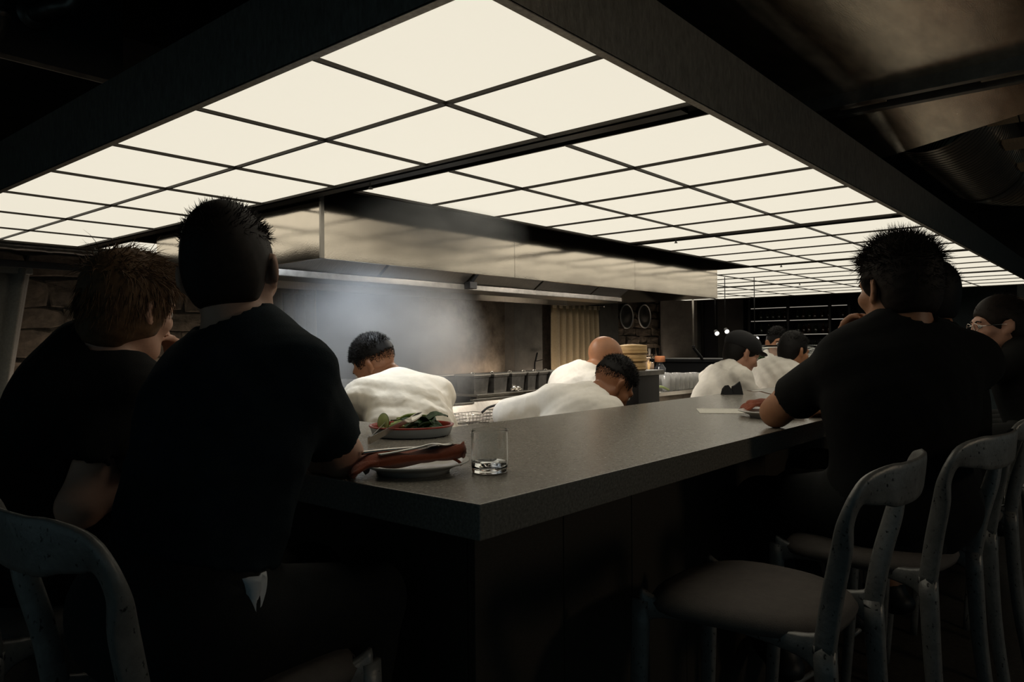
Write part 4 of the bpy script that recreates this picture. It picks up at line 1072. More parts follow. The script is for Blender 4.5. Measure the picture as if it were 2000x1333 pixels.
# ================================================================== people
def V(*a): return np.array(a, float)
def nrm(v): return v / (np.linalg.norm(v) + 1e-9)
class Field:
    def __init__(self, lo, hi, res):
        self.lo = np.array(lo, float); self.res = res
        self.n = np.ceil((np.array(hi) - self.lo) / res).astype(int) + 1
        self.D = np.full(tuple(self.n), 0.5, np.float32)
        self.ax = [(self.lo[i] + res * np.arange(self.n[i])).astype(np.float32) for i in range(3)]
    def _sub(self, lo, hi):
        a = np.clip(np.floor((np.array(lo) - self.lo) / self.res).astype(int), 0, self.n - 1)
        b = np.clip(np.ceil((np.array(hi) - self.lo) / self.res).astype(int) + 1, 1, self.n)
        sl = tuple(slice(x, y) for x, y in zip(a, b))
        return sl, (self.ax[0][sl[0]][:, None, None], self.ax[1][sl[1]][None, :, None], self.ax[2][sl[2]][None, None, :])
    def _put(self, sl, d, k, op):
        D = self.D[sl]
        if op == 'add':
            h = np.clip(.5 + .5 * (D - d) / k, 0, 1); self.D[sl] = D * (1 - h) + d * h - k * h * (1 - h)
        elif op == 'sub':
            d = -d; h = np.clip(.5 - .5 * (D - d) / k, 0, 1); self.D[sl] = D * (1 - h) + d * h + k * h * (1 - h)
    def cap(self, a, b, r1, r2, k=.02, flat=None, ff=1.0, op='add', flatend=False):
        a, b = np.array(a, float), np.array(b, float); R = max(r1, r2) * max(1, 1 / min(ff, 1)) + k + self.res * 3
        sl, (x, y, z) = self._sub(np.minimum(a, b) - R, np.maximum(a, b) + R)
        ab = b - a; L2 = max(float(ab @ ab), 1e-9)
        px, py, pz = x - a[0], y - a[1], z - a[2]
        tr = (px * ab[0] + py * ab[1] + pz * ab[2]) / L2; t = np.clip(tr, 0, 1)
        vx, vy, vz = px - t * ab[0], py - t * ab[1], pz - t * ab[2]
        if flat is not None:
            f = nrm(np.array(flat, float)); c = (vx * f[0] + vy * f[1] + vz * f[2]) * (1 / ff - 1)
            vx, vy, vz = vx + c * f[0], vy + c * f[1], vz + c * f[2]
        d = np.sqrt(vx * vx + vy * vy + vz * vz) - (r1 + (r2 - r1) * t)
        if flatend: d = np.maximum(d, (tr - 1) * math.sqrt(L2))
        self._put(sl, d.astype(np.float32), k, op)
    def ell(self, c, M, r, k=.02, op='add'):
        c = np.array(c, float); r = np.array(r, float); R = r.max() + k + self.res * 3
        sl, (x, y, z) = self._sub(c - R, c + R)
        px, py, pz = x - c[0], y - c[1], z - c[2]
        q = [(px * M[0, i] + py * M[1, i] + pz * M[2, i]) / r[i] for i in range(3)]
        k0 = np.sqrt(q[0] ** 2 + q[1] ** 2 + q[2] ** 2); k1 = np.sqrt((q[0] / r[0]) ** 2 + (q[1] / r[1]) ** 2 + (q[2] / r[2]) ** 2) + 1e-6
        self._put(sl, (k0 * (k0 - 1) / k1).astype(np.float32), k, op)
    def plane(self, p, n, jit=0.0):               # keep the side the normal points away from
        p, n = np.array(p, float), nrm(np.array(n, float))
        d = (self.ax[0][:, None, None] - p[0]) * n[0] + (self.ax[1][None, :, None] - p[1]) * n[1] + (self.ax[2][None, None, :] - p[2]) * n[2]
        if jit:
            x, y, z = self.ax[0][:, None, None], self.ax[1][None, :, None], self.ax[2][None, None, :]
            d = d + jit * (np.sin(x * 410 + 3 * np.sin(y * 170)) + np.sin(y * 370 + 2 * np.sin(x * 210)) + np.sin((x - y) * 250 + z * 60))
        self.D = np.maximum(self.D, d.astype(np.float32))
    def folds(self, amp, freq, seed, dirs=None):
        r = np.random.default_rng(seed); x, y, z = self.ax[0][:, None, None], self.ax[1][None, :, None], self.ax[2][None, None, :]
        acc = 0
        w1 = np.sin(x * 9 + y * 5 + z * 7 + seed) * .9
        for i in range(4):
            d = nrm(r.normal(size=3)) if dirs is None else nrm(np.array(dirs[i % len(dirs)]) + r.normal(size=3) * .25)
            f = freq * r.uniform(.6, 1.6)
            e = nrm(r.normal(size=3)); msk = np.clip(.2 + np.sin((x * e[0] + y * e[1] + z * e[2]) * r.uniform(7, 13) + r.uniform(0, 6)), 0, 1)
            acc = acc + msk * np.sin((x * d[0] + y * d[1] + z * d[2]) * f + w1 * 1.6 + r.uniform(0, 6)) ** 3
        self.D = self.D + (amp * .5 * acc).astype(np.float32)
    def arrays(self):
        g_ = vdb.FloatGrid(0.5); g_.copyFromArray(np.ascontiguousarray(np.clip(self.D, -.5, .5)))
        pts, tri, quads = g_.convertToPolygons(isovalue=0.0, adaptivity=0.0)
        return (pts * self.res + self.lo).astype(np.float32), tri, quads
    def mesh(self, name, m, parent=None):
        return mesh_np(name, *self.arrays(), m, parent)
def mesh_np(name, vs, tri, quads, m, parent=None):
    me = bpy.data.meshes.new(name); nq, nt_ = len(quads), len(tri)
    me.vertices.add(len(vs)); me.vertices.foreach_set('co', np.ascontiguousarray(vs, dtype=np.float32).ravel())
    loops = np.concatenate([np.asarray(quads).reshape(-1), np.asarray(tri).reshape(-1)]).astype(np.int32)
    me.loops.add(len(loops)); me.loops.foreach_set('vertex_index', loops)
    me.polygons.add(nq + nt_); me.polygons.foreach_set('loop_start', np.concatenate([np.arange(nq) * 4, nq * 4 + np.arange(nt_) * 3]).astype(np.int32))
    me.update(calc_edges=True)
    return link(name, me, m, parent, True)

def frame(az, pitch=0.0, roll=0.0):
    """columns: right, forward, up.  pitch>0 looks down, roll>0 tilts towards the right shoulder"""
    a = math.radians(az); f = V(math.cos(a), math.sin(a), 0); r = V(math.sin(a), -math.cos(a), 0); u = V(0, 0, 1)
    p = math.radians(pitch); f, u = f * math.cos(p) - u * math.sin(p), u * math.cos(p) + f * math.sin(p)
    q = math.radians(roll); r, u = r * math.cos(q) - u * math.sin(q), u * math.cos(q) + r * math.sin(q)
    return np.stack([r, f, u], 1)

def head_field(F, c, M, s, nose=1.0):
    def w(x, y, z): return c + M @ (V(x, y, z) * s)
    F.ell(w(0, -.015, .035), M, V(.0755, .097, .087) * s, .01)
    F.ell(w(0, .028, -.035), M, V(.058, .068, .082) * s, .03 * s)
    F.ell(w(0, .056, -.094), M, V(.030, .028, .024) * s, .03 * s)
    for q in (-1, 1):
        F.cap(w(q * .052, -.005, -.045), w(q * .028, .055, -.095), .018 * s, .016 * s, .03 * s)     # jaw
        F.ell(w(q * .045, .058, -.022), M, V(.026, .026, .024) * s, .02 * s)                         # cheek
    F.cap(w(-.036, .080, .024), w(.036, .080, .024), .015 * s, .015 * s, .015 * s)                   # brow
    for q in (-1, 1):
        F.ell(w(q * .032, .100, .003), M, V(.017, .014, .011) * s, .012 * s, 'sub')
        F.ell(w(q * .032, .080, .003), M, V(.0135, .0125, .0125) * s, .003)
    F.cap(w(0, .090, .016), w(0, .112 * nose, -.028), .008 * s, .0125 * s, .012 * s)                 # nose
    for q in (-1, 1): F.ell(w(q * .012, .100, -.032), M, V(.009, .011, .008) * s, .008 * s)
    F.ell(w(0, .090, -.056), M, V(.022, .012, .0065) * s, .006 * s); F.ell(w(0, .088, -.068), M, V(.020, .012, .007) * s, .006 * s)
    for q in (-1, 1):                                                                                # ears
        a = q * math.radians(28); E_ = M @ np.array([[math.cos(a), -math.sin(a), 0], [math.sin(a), math.cos(a), 0], [0, 0, 1.0]])
        F.ell(w(q * .084, -.014, -.002), E_, V(.0085, .021, .032) * s, .008 * s)
        F.ell(w(q * .076, .000, -.028), E_, V(.010, .011, .013) * s, .006 * s)
        F.ell(w(q * .093, -.006, .000), E_, V(.007, .012, .019) * s, .006 * s, 'sub')

def hand_field(F, wr, d, n, s=1.0, curl=.6, side=1):
    """wr wrist, d pointing direction, n palm normal (the side fingers curl towards)"""
    d = nrm(d); n = nrm(n - d * (n @ d)); l = np.cross(d, n) * side
    F.cap(wr, wr + d * .085 * s, .026 * s, .036 * s, .012, flat=n, ff=.45)
    for i, (off, L) in enumerate(((-.027, .062), (-.009, .074), (.009, .080), (.027, .070))):
        p = wr + d * .088 * s + l * off * s; a = curl * .5; dd = d
        for q, f in enumerate((.45, .30, .25)):
            ang = a * (q + .6); dd = nrm(d * math.cos(ang) + n * math.sin(ang)); p2 = p + dd * L * f * s
            F.cap(p, p2, (.0095 - .0008 * q) * s, (.0088 - .001 * q) * s, .003); p = p2
    p = wr + d * .030 * s + l * .028 * s; dd = nrm(d * .55 + l * .75 + n * .35)                      # thumb from the palm's side
    p2 = p + dd * .040 * s; F.cap(p, p2, .012 * s, .0105 * s, .008); dd = nrm(d * .85 + l * .25 + n * .45); F.cap(p2, p2 + dd * .032 * s, .0105 * s, .008 * s, .003)

def strands(c, M, s, n, rad, condf, dirf, length, width=.0011, seed=0, segs=4, grav=.0):
    """tapered three-sided hair strands rooted on the skull, all at once"""
    r = np.random.default_rng(seed); o0 = V(0, -.012, .035); rad = np.array(rad)
    d = r.normal(size=(n * 8, 3)); d /= np.linalg.norm(d, axis=1)[:, None]; d = d[condf(d)][:n]; n = len(d)
    L = length(d, r)[:, None]; dr = dirf(d, r); dr /= np.linalg.norm(dr, axis=1)[:, None]
    sd = np.cross(dr, r.normal(size=(n, 3))); sd /= np.linalg.norm(sd, axis=1)[:, None]; s2 = np.cross(sd, dr)
    p = o0 + d * rad; w0 = width * r.uniform(.7, 1.3, (n, 1)); clump = r.normal(size=(n, 3)) * .12; rows = []
    for i in range(segs + 1):
        w_ = w0 * (1 - i / segs) + .00015
        rows.append(np.stack([p + (sd * math.cos(q * 2.094) + s2 * math.sin(q * 2.094)) * w_ for q in range(3)], 1))
        dr = dr + np.array([0, 0, -grav]) * L * 6 + clump * .5 + r.normal(size=(n, 3)) * .05; dr /= np.linalg.norm(dr, axis=1)[:, None]
        p = p + dr * L / segs
        q_ = (p - o0) / (rad * .995); e = np.linalg.norm(q_, axis=1)[:, None]
        p = np.where(e < 1, o0 + q_ / e * rad * .998, p)
    vs = np.stack(rows, 1).reshape(-1, 3)          # strand, seg, corner
    base = (np.arange(n) * (segs + 1) * 3)[:, None, None]; ii = (np.arange(segs) * 3)[None, :, None]; q = np.arange(3)[None, None, :]; q2 = (q + 1) % 3
    a, b = base + ii + q, base + ii + q2
    return c + (vs * s) @ M.T, np.stack([a, b, b + 3, a + 3], -1).reshape(-1, 4)

def hair(parent, c, M, s, m, style, seed):
    def w(x, y, z): return c + M @ (V(x, y, z) * s)
    res = .005 * s; F = Field(c - .17 * s, c + .17 * s, res)
    vol = style.get('vol', .010); top = style.get('top', .012); back = style.get('back', .008)
    F.ell(w(0, -.015, .037 + top * .4), M, V(.0755 + vol, .097 + back, .087 + top) * s, .005)
    low = style.get('low', -.045)                # nape line
    F.ell(w(0, -.050, .0 + low * .35), M, V(.068 + vol * .8, .055 + back * .6, .070 - low * .3) * s, .03 * s)
    for q in (-1, 1):
        if style.get('sides', True): F.ell(w(q * .050, -.004, .022 - style.get('sidelen', 0)), M, V(.024 + vol, .054, .040 + style.get('sidelen', 0)) * s, .02 * s)
    # carve the face, ears and nape free
    F.ell(w(0, .115, -.040), M, V(.10, .085, style.get('brow', .098)) * s, .008 * s, 'sub')
    F.ell(w(0, .04, -.130), M, V(.11, .10, .085) * s, .01 * s, 'sub')
    if style.get('ears', True):
        for q in (-1, 1): F.ell(w(q * .092, .000, -.014), M, V(.027, .036, .042) * s, .008 * s, 'sub')
    F.ell(w(0, -.05, -.155 + low + .045), M, V(.12, .12, .080) * s, .015 * s, 'sub')
    if 'cut' in style:
        F.plane(w(0, 0, style['cut']), -(M[:, 2] + M[:, 1] * style.get('tilt', 0)), .0045 * s)
    F.folds(style.get('lump', .0025) * s, 150, seed)
    pv, pt, pq = F.arrays()
    rad = (.0755 + vol * .8, .097 + back * .8, .087 + top * .8)
    L0 = style.get('len', .03); mess = style.get('mess', .4); flow = np.array(style.get('flow', (0, .3, .2))); lift = style.get('lift', .6)
    def cond(d):
        x, y, z = d.T; ok = z > style.get('zmin', -.15) - np.where(y < -.2, style.get('nape', .45), 0)
        ok &= ~((y > .55) & (z < .35))
        if style.get('ears', True): ok &= ~((abs(x) > .70) & (z < -.05) & (y > -.40))
        return ok
    def dirf(d, r):
        down = np.where(d[:, 2] < .3, style.get('down', .6), 0)[:, None] * np.array([0, 0, -1.0])
        lf = np.where(d[:, 2] < .2, lift * .35, lift)[:, None]
        return d * lf + flow * np.maximum(.2, d[:, 2] + .3)[:, None] + down + r.normal(size=d.shape) * mess * .5
    def length(d, r): return L0 * r.uniform(.55, 1.25, len(d)) * np.where(d[:, 2] > .25, 1, style.get('side_len', .5))
    vs, fs = strands(c, M, s, style.get('n', 1800), rad, cond, dirf, length, style.get('width', .0012), seed, 4, style.get('grav', .3))
    if style.get('stub'):
        z0, z1, cnt = style['stub']
        def cond2(d):
            r2 = np.random.default_rng(seed + 5).uniform(0, 1, len(d)); x, y, z = d.T
            zz = z + np.where(y < 0, -y * style.get('stub_drop', .35), 0)
            ok = (zz > z0) & (zz < z1 + .25) & (r2 < ((zz - z0) / (z1 - z0)) ** 1.3) & (y < .62)
            return ok & ~((abs(x) > .80) & (z < -.22) & (y > -.30))
        v2, f2 = strands(c, M, s, cnt, (.0762, .0978, .0876), cond2, lambda d, r: d * .5 + np.array([0, 0, -.8]) + r.normal(size=d.shape) * .3, lambda d, r: .006 * r.uniform(.5, 1.2, len(d)), .0011, seed + 1, 2, 0)
        fs = np.concatenate([fs, f2 + len(vs)]); vs = np.concatenate([vs, v2])
    return mesh_np('hair', np.concatenate([pv, vs]), pt, np.concatenate([pq, fs + len(pv)]), m, parent)

def person(label, pelvis, neck, head, az, haz, hp=0, hr=0, shL=None, shR=None, elL=None, wrL=None, elR=None, wrR=None, handL=None, handR=None,
           pose='sit', k=1.0, hs=1.0, skin='skin_fair', top='tee', topm='tee_black', legm='trouser_black', hairm='hair_dark', hstyle=None, res=.008, seed=1,
           knees=None, ankles=None, floor=0.0, taz=None, wide=1.0, group='people at the bar', hem=.06, fold=.0045, apron=False, extra=None, foot_z=None):
    A = lambda v: np.array(v, float)
    pelvis, neck, head = A(pelvis), A(neck), A(head)
    Mb = frame(az); rt, fw = Mb[:, 0], Mb[:, 1]
    U = nrm(neck - pelvis); taz = az if taz is None else taz
    if shL is None or shR is None:
        tr = frame(taz)[:, 0]; tr = nrm(tr - U * (tr @ U)); cs = neck - U * .055 * k
        shL = cs - tr * .168 * k * wide if shL is None else A(shL); shR = cs + tr * .168 * k * wide if shR is None else A(shR)
    else: shL, shR = A(shL), A(shR)
    tr = nrm(shR - shL); tr = nrm(tr - U * (tr @ U)); tf = np.cross(U, tr)
    elL, wrL, elR, wrR = A(elL), A(wrL), A(elR), A(wrR)
    hipL, hipR = pelvis - rt * .088 * k, pelvis + rt * .088 * k
    if knees is None:
        if pose == 'sit':
            kL, kR = hipL + fw * .40 * k - rt * .06 - V(0, 0, .015), hipR + fw * .40 * k + rt * .06 - V(0, 0, .015)
        else:
            kL, kR = V(*(hipL[:2] + fw[:2] * .05), floor + .47 * k), V(*(hipR[:2] + fw[:2] * .05), floor + .47 * k)
    else: kL, kR = A(knees[0]), A(knees[1])
    if ankles is None:
        if pose == 'sit':
            fz = .355 if foot_z is None else foot_z
            aL, aR = kL * V(1, 1, 0) - fw * .12 + V(0, 0, fz), kR * V(1, 1, 0) - fw * .12 + V(0, 0, fz)
        else: aL, aR = V(hipL[0], hipL[1], floor + .085), V(hipR[0], hipR[1], floor + .085)
    else: aL, aR = A(ankles[0]), A(ankles[1])
    Mh = frame(haz, hp, hr)
    P_ = [pelvis, neck, head, shL, shR, elL, elR, wrL, wrR, kL, kR, aL, aR]
    lo, hi = np.min(P_, 0) - .27, np.max(P_, 0) + .27
    root = empty('person', tuple(V(pelvis[0], pelvis[1], 0))); tag(root, label, 'person', group)
    inv = V(pelvis[0], pelvis[1], 0)
    rmid = pelvis + (neck - pelvis) * .42; rib = pelvis + (neck - pelvis) * .68
    Mt = np.stack([tr, tf, U], 1)
    w = wide
    def torso(F, e, kk):
        F.cap(hipL + V(0, 0, .01), hipR + V(0, 0, .01), (.098 + e) * k, (.098 + e) * k, kk)
        F.cap(pelvis + U * .02, rmid, (.138 * w + e) * k, (.132 * w + e) * k, kk, flat=fw, ff=.80)
        F.cap(rmid, rib, (.132 * w + e) * k, (.142 * w + e) * k, kk, flat=tf, ff=.80)
        F.ell(rib, Mt, V(.158 * w + e, .112 * w + e, .18 + e) * k, kk)
        F.cap(shL - tr * -.03, shR + tr * -.03, (.062 + e) * k, (.062 + e) * k, kk)
        for s_ in (shL, shR): F.cap(neck + U * .01 * k, s_ + U * .005 * k, (.052 + e * .8) * k, (.046 + e) * k, kk)
    # body
    F = Field(lo, hi, res); torso(F, 0, .04)
    nb = head + Mh @ (V(0, -.030, -.070) * hs)
    F.cap(neck - U * .03, nb, .058 * k * (.5 + .5 * hs), .053 * hs, .03)
    head_field(F, head, Mh, hs)
    for s_, e_, w_, h_, q in ((shL, elL, wrL, handL, -1), (shR, elR, wrR, handR, 1)):
        F.cap(s_, s_ + (e_ - s_) * .35, .050 * k, .051 * k, .02); F.cap(s_ + (e_ - s_) * .35, e_, .051 * k, .041 * k, .02)
        F.cap(e_, e_ + (w_ - e_) * .3, .042 * k, .044 * k, .02); F.cap(e_ + (w_ - e_) * .3, w_, .044 * k, .028 * k, .015)
        fd = nrm(w_ - e_)
        if h_ is None: hd, hn, cu_ = fd, V(0, 0, -1) + fd * .1, .7
        else: hd, hn, cu_ = A(h_[0]), A(h_[1]), h_[2]
        hand_field(F, w_, hd, hn, k, cu_, -q)
    for h_, kn, an in ((hipL, kL, aL), (hipR, kR, aR)):
        F.cap(h_, kn, .085 * k, .056 * k, .03); F.cap(kn, an, .056 * k, .036 * k, .02); F.cap(an - V(0, 0, .03), an + fw * .15 - V(0, 0, .05), .036, .028, .015)
    body = F.mesh('body', skin, root)
    # trousers
    F = Field(lo, hi, max(res, .010))
    F.cap(hipL + V(0, 0, .02), hipR + V(0, 0, .02), .112 * k, .112 * k, .03); F.cap(pelvis, pelvis + U * .15, .146 * k * w, .146 * k * w, .03, flat=fw, ff=.82)
    for h_, kn, an in ((hipL, kL, aL), (hipR, kR, aR)):
        F.cap(h_, kn, .104 * k, .076 * k, .03); F.cap(kn, an + (kn - an) * .12, .076 * k, .058 * k, .02, flatend=True)
    F.folds(.004, 34, seed + 3); F.plane(pelvis + U * .155, U)
    F.mesh('trousers', legm, root)
    # shoes
    for an in (aL, aR):
        F = Field(an - .24, an + .24, .012); a_ = an - V(0, 0, .035); F.cap(a_ - fw * .03, a_ + fw * .16, .048, .042, .01, flat=V(0, 0, 1), ff=.8); F.cap(an, a_, .046, .050, .02); F.plane(an - V(0, 0, .082), V(0, 0, -1))
        F.mesh('shoe', 'shoe', root)
    # shirt / jacket
    F = Field(lo, hi, res); e = .016 if top == 'tee' else .024
    torso(F, e, .045)
    if top == 'tee':
        for s_, e_ in ((shL, elL), (shR, elR)):
            F.cap(s_, s_ + (e_ - s_) * .70, .062 * k, .066 * k, .025, flatend=True)
    else:
        for s_, e_, w_ in ((shL, elL, wrL), (shR, elR, wrR)):
            F.cap(s_, e_, .072 * k, .068 * k, .014); F.cap(e_, e_ + (w_ - e_) * (.82 if top == 'jacket' else .25), .068 * k, .058 * k, .012, flatend=True)
    F.folds(fold, 42 if top == 'tee' else 58, seed, [U + tr * .8, U - tr * .8, tr, U * .5 + tf])
    if top == 'tee':
        F.cap(neck - U * .035 + tf * .015, nb + (nb - neck) * .6, .0585 * k, .066 * k, .006, op='sub')
        for s_, e_ in ((shL, elL), (shR, elR)):
            F.cap(s_ + (e_ - s_) * .60, s_ + (e_ - s_) * .8, .054 * k, .057 * k, .004, op='sub')
    else:
        F.cap(neck - U * .02 + tf * .03, neck + U * .06 + tf * .03, .070 * k, .080 * k, .01, op='sub')
        for e_, w_ in ((elL, wrL), (elR, wrR)):
            t_ = .82 if top == 'jacket' else .25
            F.cap(e_ + (w_ - e_) * (t_ - .12), w_, .046 * k, .046 * k, .004, op='sub')
    F.plane(pelvis - U * hem, -U)
    tp_ = F.mesh('shirt' if top == 'tee' else 'jacket', topm, root)
    if top == 'tee':                              # ribbed collar ring
        bm = bmesh.new(); pts = []
        ndir = nrm(nb - neck + U * .3)
        for i in range(25):
            a = 2 * math.pi * i / 24; q = neck + U * .012 * k + tr * math.cos(a) * .066 * k + tf * (math.sin(a) * .062 * k + .010) + ndir * (.014 - .020 * math.sin(a)) * k
            pts.append(Vector(q))
        tube(bm, pts, .007 * k, 8); obj('collar', bm, topm, tp_, True)
    else:                                         # stand-and-fall collar
        vs, fs = [], []; n_ = 28
        for i in range(n_ + 1):
            a = math.pi * (1.62 - 2.24 * i / n_) - math.pi * .0
            a = -math.pi / 2 + (i / n_ - .5) * 2 * math.pi * .86
            rr_ = V(math.cos(a), math.sin(a), 0)
            for r_, h_ in ((.070, -.012), (.072, .034), (.080, .042), (.104, .002), (.112, -.020)):
                vs.append(neck + U * (h_ + .012) * k + (tr * rr_[0] * r_ + tf * (rr_[1] * r_ * .95 + .014)) * k)
        for i in range(n_):
            for j in range(4): fs.append((i * 5 + j, i * 5 + j + 1, i * 5 + j + 6, i * 5 + j + 5))
        o = raw('collar', vs, fs, topm, tp_, True); sm = o.modifiers.new('s', 'SOLIDIFY'); sm.thickness = .005; sm.offset = 0
    if hstyle: hair(root, head, Mh, hs, hairm, hstyle, seed)
    # eyes and brows
    for q in (-1, 1):
        bm = bmesh.new(); bmesh.ops.create_uvsphere(bm, u_segments=14, v_segments=10, radius=.0122 * hs); o = obj('eye', bm, ['eye', 'iris'], root, True)
        o.location = tuple(head + Mh @ (V(q * .032, .0835, .003) * hs))
        for f in o.data.polygons:
            if Vector(f.center).normalized().dot(Vector(Mh[:, 1])) > .88: f.material_index = 1
        bm = bmesh.new(); tube(bm, spline([tuple(head + Mh @ (V(q * a_, b_, c_) * hs)) for a_, b_, c_ in ((.014, .0955, .021), (.030, .0955, .0265), (.048, .086, .022))], 4), .0032 * hs, 6); obj('eyebrow', bm, hairm, root, True)
    if extra: extra(root, head, Mh, hs)
    # children carry world coordinates: shift them under the root
    for ch in root.children:
        ch.location = Vector(ch.location) - Vector(inv)
    return root

S_WAVY = dict(vol=.012, top=.012, back=.014, low=-.070, ears=False, sidelen=.03, len=.060, mess=.45, flow=(.1, .5, .1), lift=.30, down=.9, n=3600, lump=.0015, grav=.9, side_len=.9, width=.0015)
S_SHORT = dict(stub=(-.95, -.35, 2500), stub_drop=0, vol=.003, top=.011, back=.003, low=-.035, len=.020, mess=.45, flow=(0, .6, .3), lift=.55, n=2600, side_len=.30, grav=.1, lump=.0008, nape=.30)
S_MESSY = dict(stub=(-.95, -.35, 2500), stub_drop=0, vol=.012, top=.015, back=.010, low=-.038, len=.038, mess=.8, flow=(0, .2, .2), lift=.65, n=4200, side_len=.6, grav=.25, lump=.001, width=.0013)
S_SWEPT = dict(vol=.006, top=.012, back=.010, low=-.050, len=.032, mess=.30, flow=(0, -.9, .2), lift=.22, n=2200, side_len=.5, grav=.2, lump=.0008)
S_FADE = dict(vol=.002, top=.016, back=.003, low=-.01, sides=False, cut=.046, tilt=-.25, stub=(-.35, .28, 6500), len=.018, mess=.7, flow=(0, .3, .4), lift=.9, n=3000, side_len=.25, zmin=.15, nape=.1, width=.0018, grav=.1, lump=.0008)
S_CROP = dict(vol=.003, top=.006, back=.003, low=-.04, len=.010, mess=.4, flow=(0, .4, .2), lift=.5, n=900, side_len=.6, grav=.1, lump=.0005)

def glasses(root, c, M, s):
    def w(x, y, z): return Vector(c + M @ (V(x, y, z) * s))
    g_ = empty('spectacles'); g_.parent = root
    for q in (-1, 1):
        bm = bmesh.new(); pts = [w(q * .034 + .024 * math.cos(a), .108 - .25 * abs(.024 * math.cos(a)), .000 + .017 * math.sin(a)) for a in [i * math.pi / 10 for i in range(21)]]
        tube(bm, pts, .0017, 6); obj('rim', bm, 'steel_bright', g_, True)
        bm = bmesh.new(); tube(bm, [w(q * .058, .100, .004), w(q * .076, .06, .006), w(q * .080, -.01, .006), w(q * .078, -.03, -.008)], .0016, 6); obj('temple_arm', bm, 'steel_bright', g_, True)
    bm = bmesh.new(); tube(bm, [w(-.012, .110, .004), w(0, .114, .007), w(.012, .110, .004)], .0014, 6); obj('bridge', bm, 'steel_bright', g_, True)
def cap_hat(root, c, M, s):
    def w(x, y, z): return c + M @ (V(x, y, z) * s)
    F = Field(c - .20 * s, c + .20 * s, .006)
    F.ell(w(0, -.012, .055), M, V(.094, .115, .080) * s, .01); F.ell(w(0, .10, .052), M, V(.060, .055, .010) * s, .012)
    F.plane(w(0, 0, .022), -M[:, 2]); F.folds(.003, 60, 3)
    F.mesh('cap', 'black_cloth', root)

# --- guests
NAVY = person('man in a navy t-shirt seen from behind, elbow on the counter by the napkin', (-.300, .410, .845), (-.183, .385, 1.306), (-.190, .425, 1.434), 16, 44, 2, -7,
       shL=(-.205, .512, 1.238), shR=(-.162, .268, 1.250), elR=(.030, .402, 1.086), wrR=(.055, .640, 1.083), elL=(-.060, .745, 1.110), wrL=(.090, .880, 1.085),
       k=.98, hs=.93, topm='tee_navy', skin='skin_pale', hairm='hair_dark', hstyle=S_SHORT, res=.008, seed=5, wide=1.0, hem=-.118,
       knees=((.06, .56, .80), (.06, .36, .80)), ankles=((-.02, .56, .36), (-.02, .36, .36)))
tro = [c_ for c_ in NAVY.children if c_.name.startswith('trousers')][0]
pc = Vector((-.262, .235, .950)); ok_, lo_, nr_, ix_ = tro.closest_point_on_mesh(pc)
vs, fs = [], []
for i_ in range(7):
    t_ = i_ / 6; hw_ = .019 * (1 - t_) ** .8 + .003
    for j_ in range(5):
        q_ = (j_ / 4 - .5) * 2; vs.append((q_ * hw_ + .004 * math.sin(5 * t_), -.006 - .007 * math.cos(q_ * 4 + i_ * .4), -.060 * t_))
for i_ in range(6):
    for j_ in range(4): fs.append((i_ * 5 + j_, i_ * 5 + j_ + 1, i_ * 5 + j_ + 6, i_ * 5 + j_ + 5))
o = raw('pocket_cloth', vs, fs, 'plastic_white', NAVY, True); sm = o.modifiers.new('s', 'SOLIDIFY'); sm.thickness = .0025
o.location = lo_ + nr_ * .014 - NAVY.location; o.rotation_euler = (0, 0, math.atan2(nr_.y, nr_.x) + math.pi / 2); o['label'] = 'white cloth end hanging from the pocket'
person('wavy brown haired man in a black t-shirt leaning in at the far left', (-.300, 1.060, .845), (-.215, .985, 1.285), (-.158, .920, 1.392), 20, 18, 8, 6,
       shL=(-.225, 1.165, 1.225), shR=(-.190, .850, 1.215), elR=(-.300, .815, .985), wrR=(-.090, .900, 1.075), elL=(.070, 1.130, 1.085), wrL=(-.018, .985, 1.205),
       handL=((-.12, -.15, .9), (-.8, -.2, .1), 1.1), k=1.0, hs=.95, skin='skin_pale', hairm='hair_brown', hstyle=S_WAVY, res=.0085, seed=9, hem=.10,
       knees=((.06, 1.20, .80), (.08, 1.03, .80)), ankles=((-.02, 1.20, .36), (0, 1.03, .36)))
person('broad man in a black t-shirt at the right, chin on his hand', (1.350, -.310, .850), (1.305, -.325, 1.318), (1.328, -.318, 1.446), 42, 52, 4, 0,
       shL=(1.232, -.205, 1.252), shR=(1.470, -.468, 1.245), elL=(1.375, .035, 1.093), wrL=(1.420, -.125, 1.270), elR=(1.640, -.300, 1.110), wrR=(1.730, -.080, 1.085),
       handL=((.0, -.45, .8), (-.3, -.6, 0), 1.2), k=1.06, hs=1.03, wide=1.10, skin='skin_tan', hairm='hair_dark', hstyle=S_MESSY, res=.0085, seed=14, hem=.12,
       knees=((1.42, .10, .80), (1.62, .06, .80)), ankles=((1.38, .02, .36), (1.58, -.02, .36)))
person('dark haired man mostly hidden behind the broad man', (2.00, -.330, .845), (2.085, -.255, 1.325), (2.105, -.225, 1.455), 75, 80, 0, 0,
       elL=(1.98, -.02, 1.10), wrL=(2.10, .12, 1.085), elR=(2.36, -.10, 1.10), wrR=(2.30, .13, 1.085), k=1.02, hs=1.06, skin='skin_tan', hairm='hair_black', hstyle=S_SHORT, res=.012, seed=21)
person('man wearing glasses in profile at the right edge', (3.260, -.470, .845), (3.295, -.385, 1.255), (3.255, -.305, 1.378), 100, 122, 4, 0,
       elL=(3.06, -.10, 1.10), wrL=(3.12, .10, 1.085), elR=(3.46, -.10, 1.10), wrR=(3.36, .12, 1.085), k=1.03, hs=1.04, skin='skin_fair', hairm='hair_dark', hstyle=S_SWEPT, res=.012, seed=25, extra=glasses)
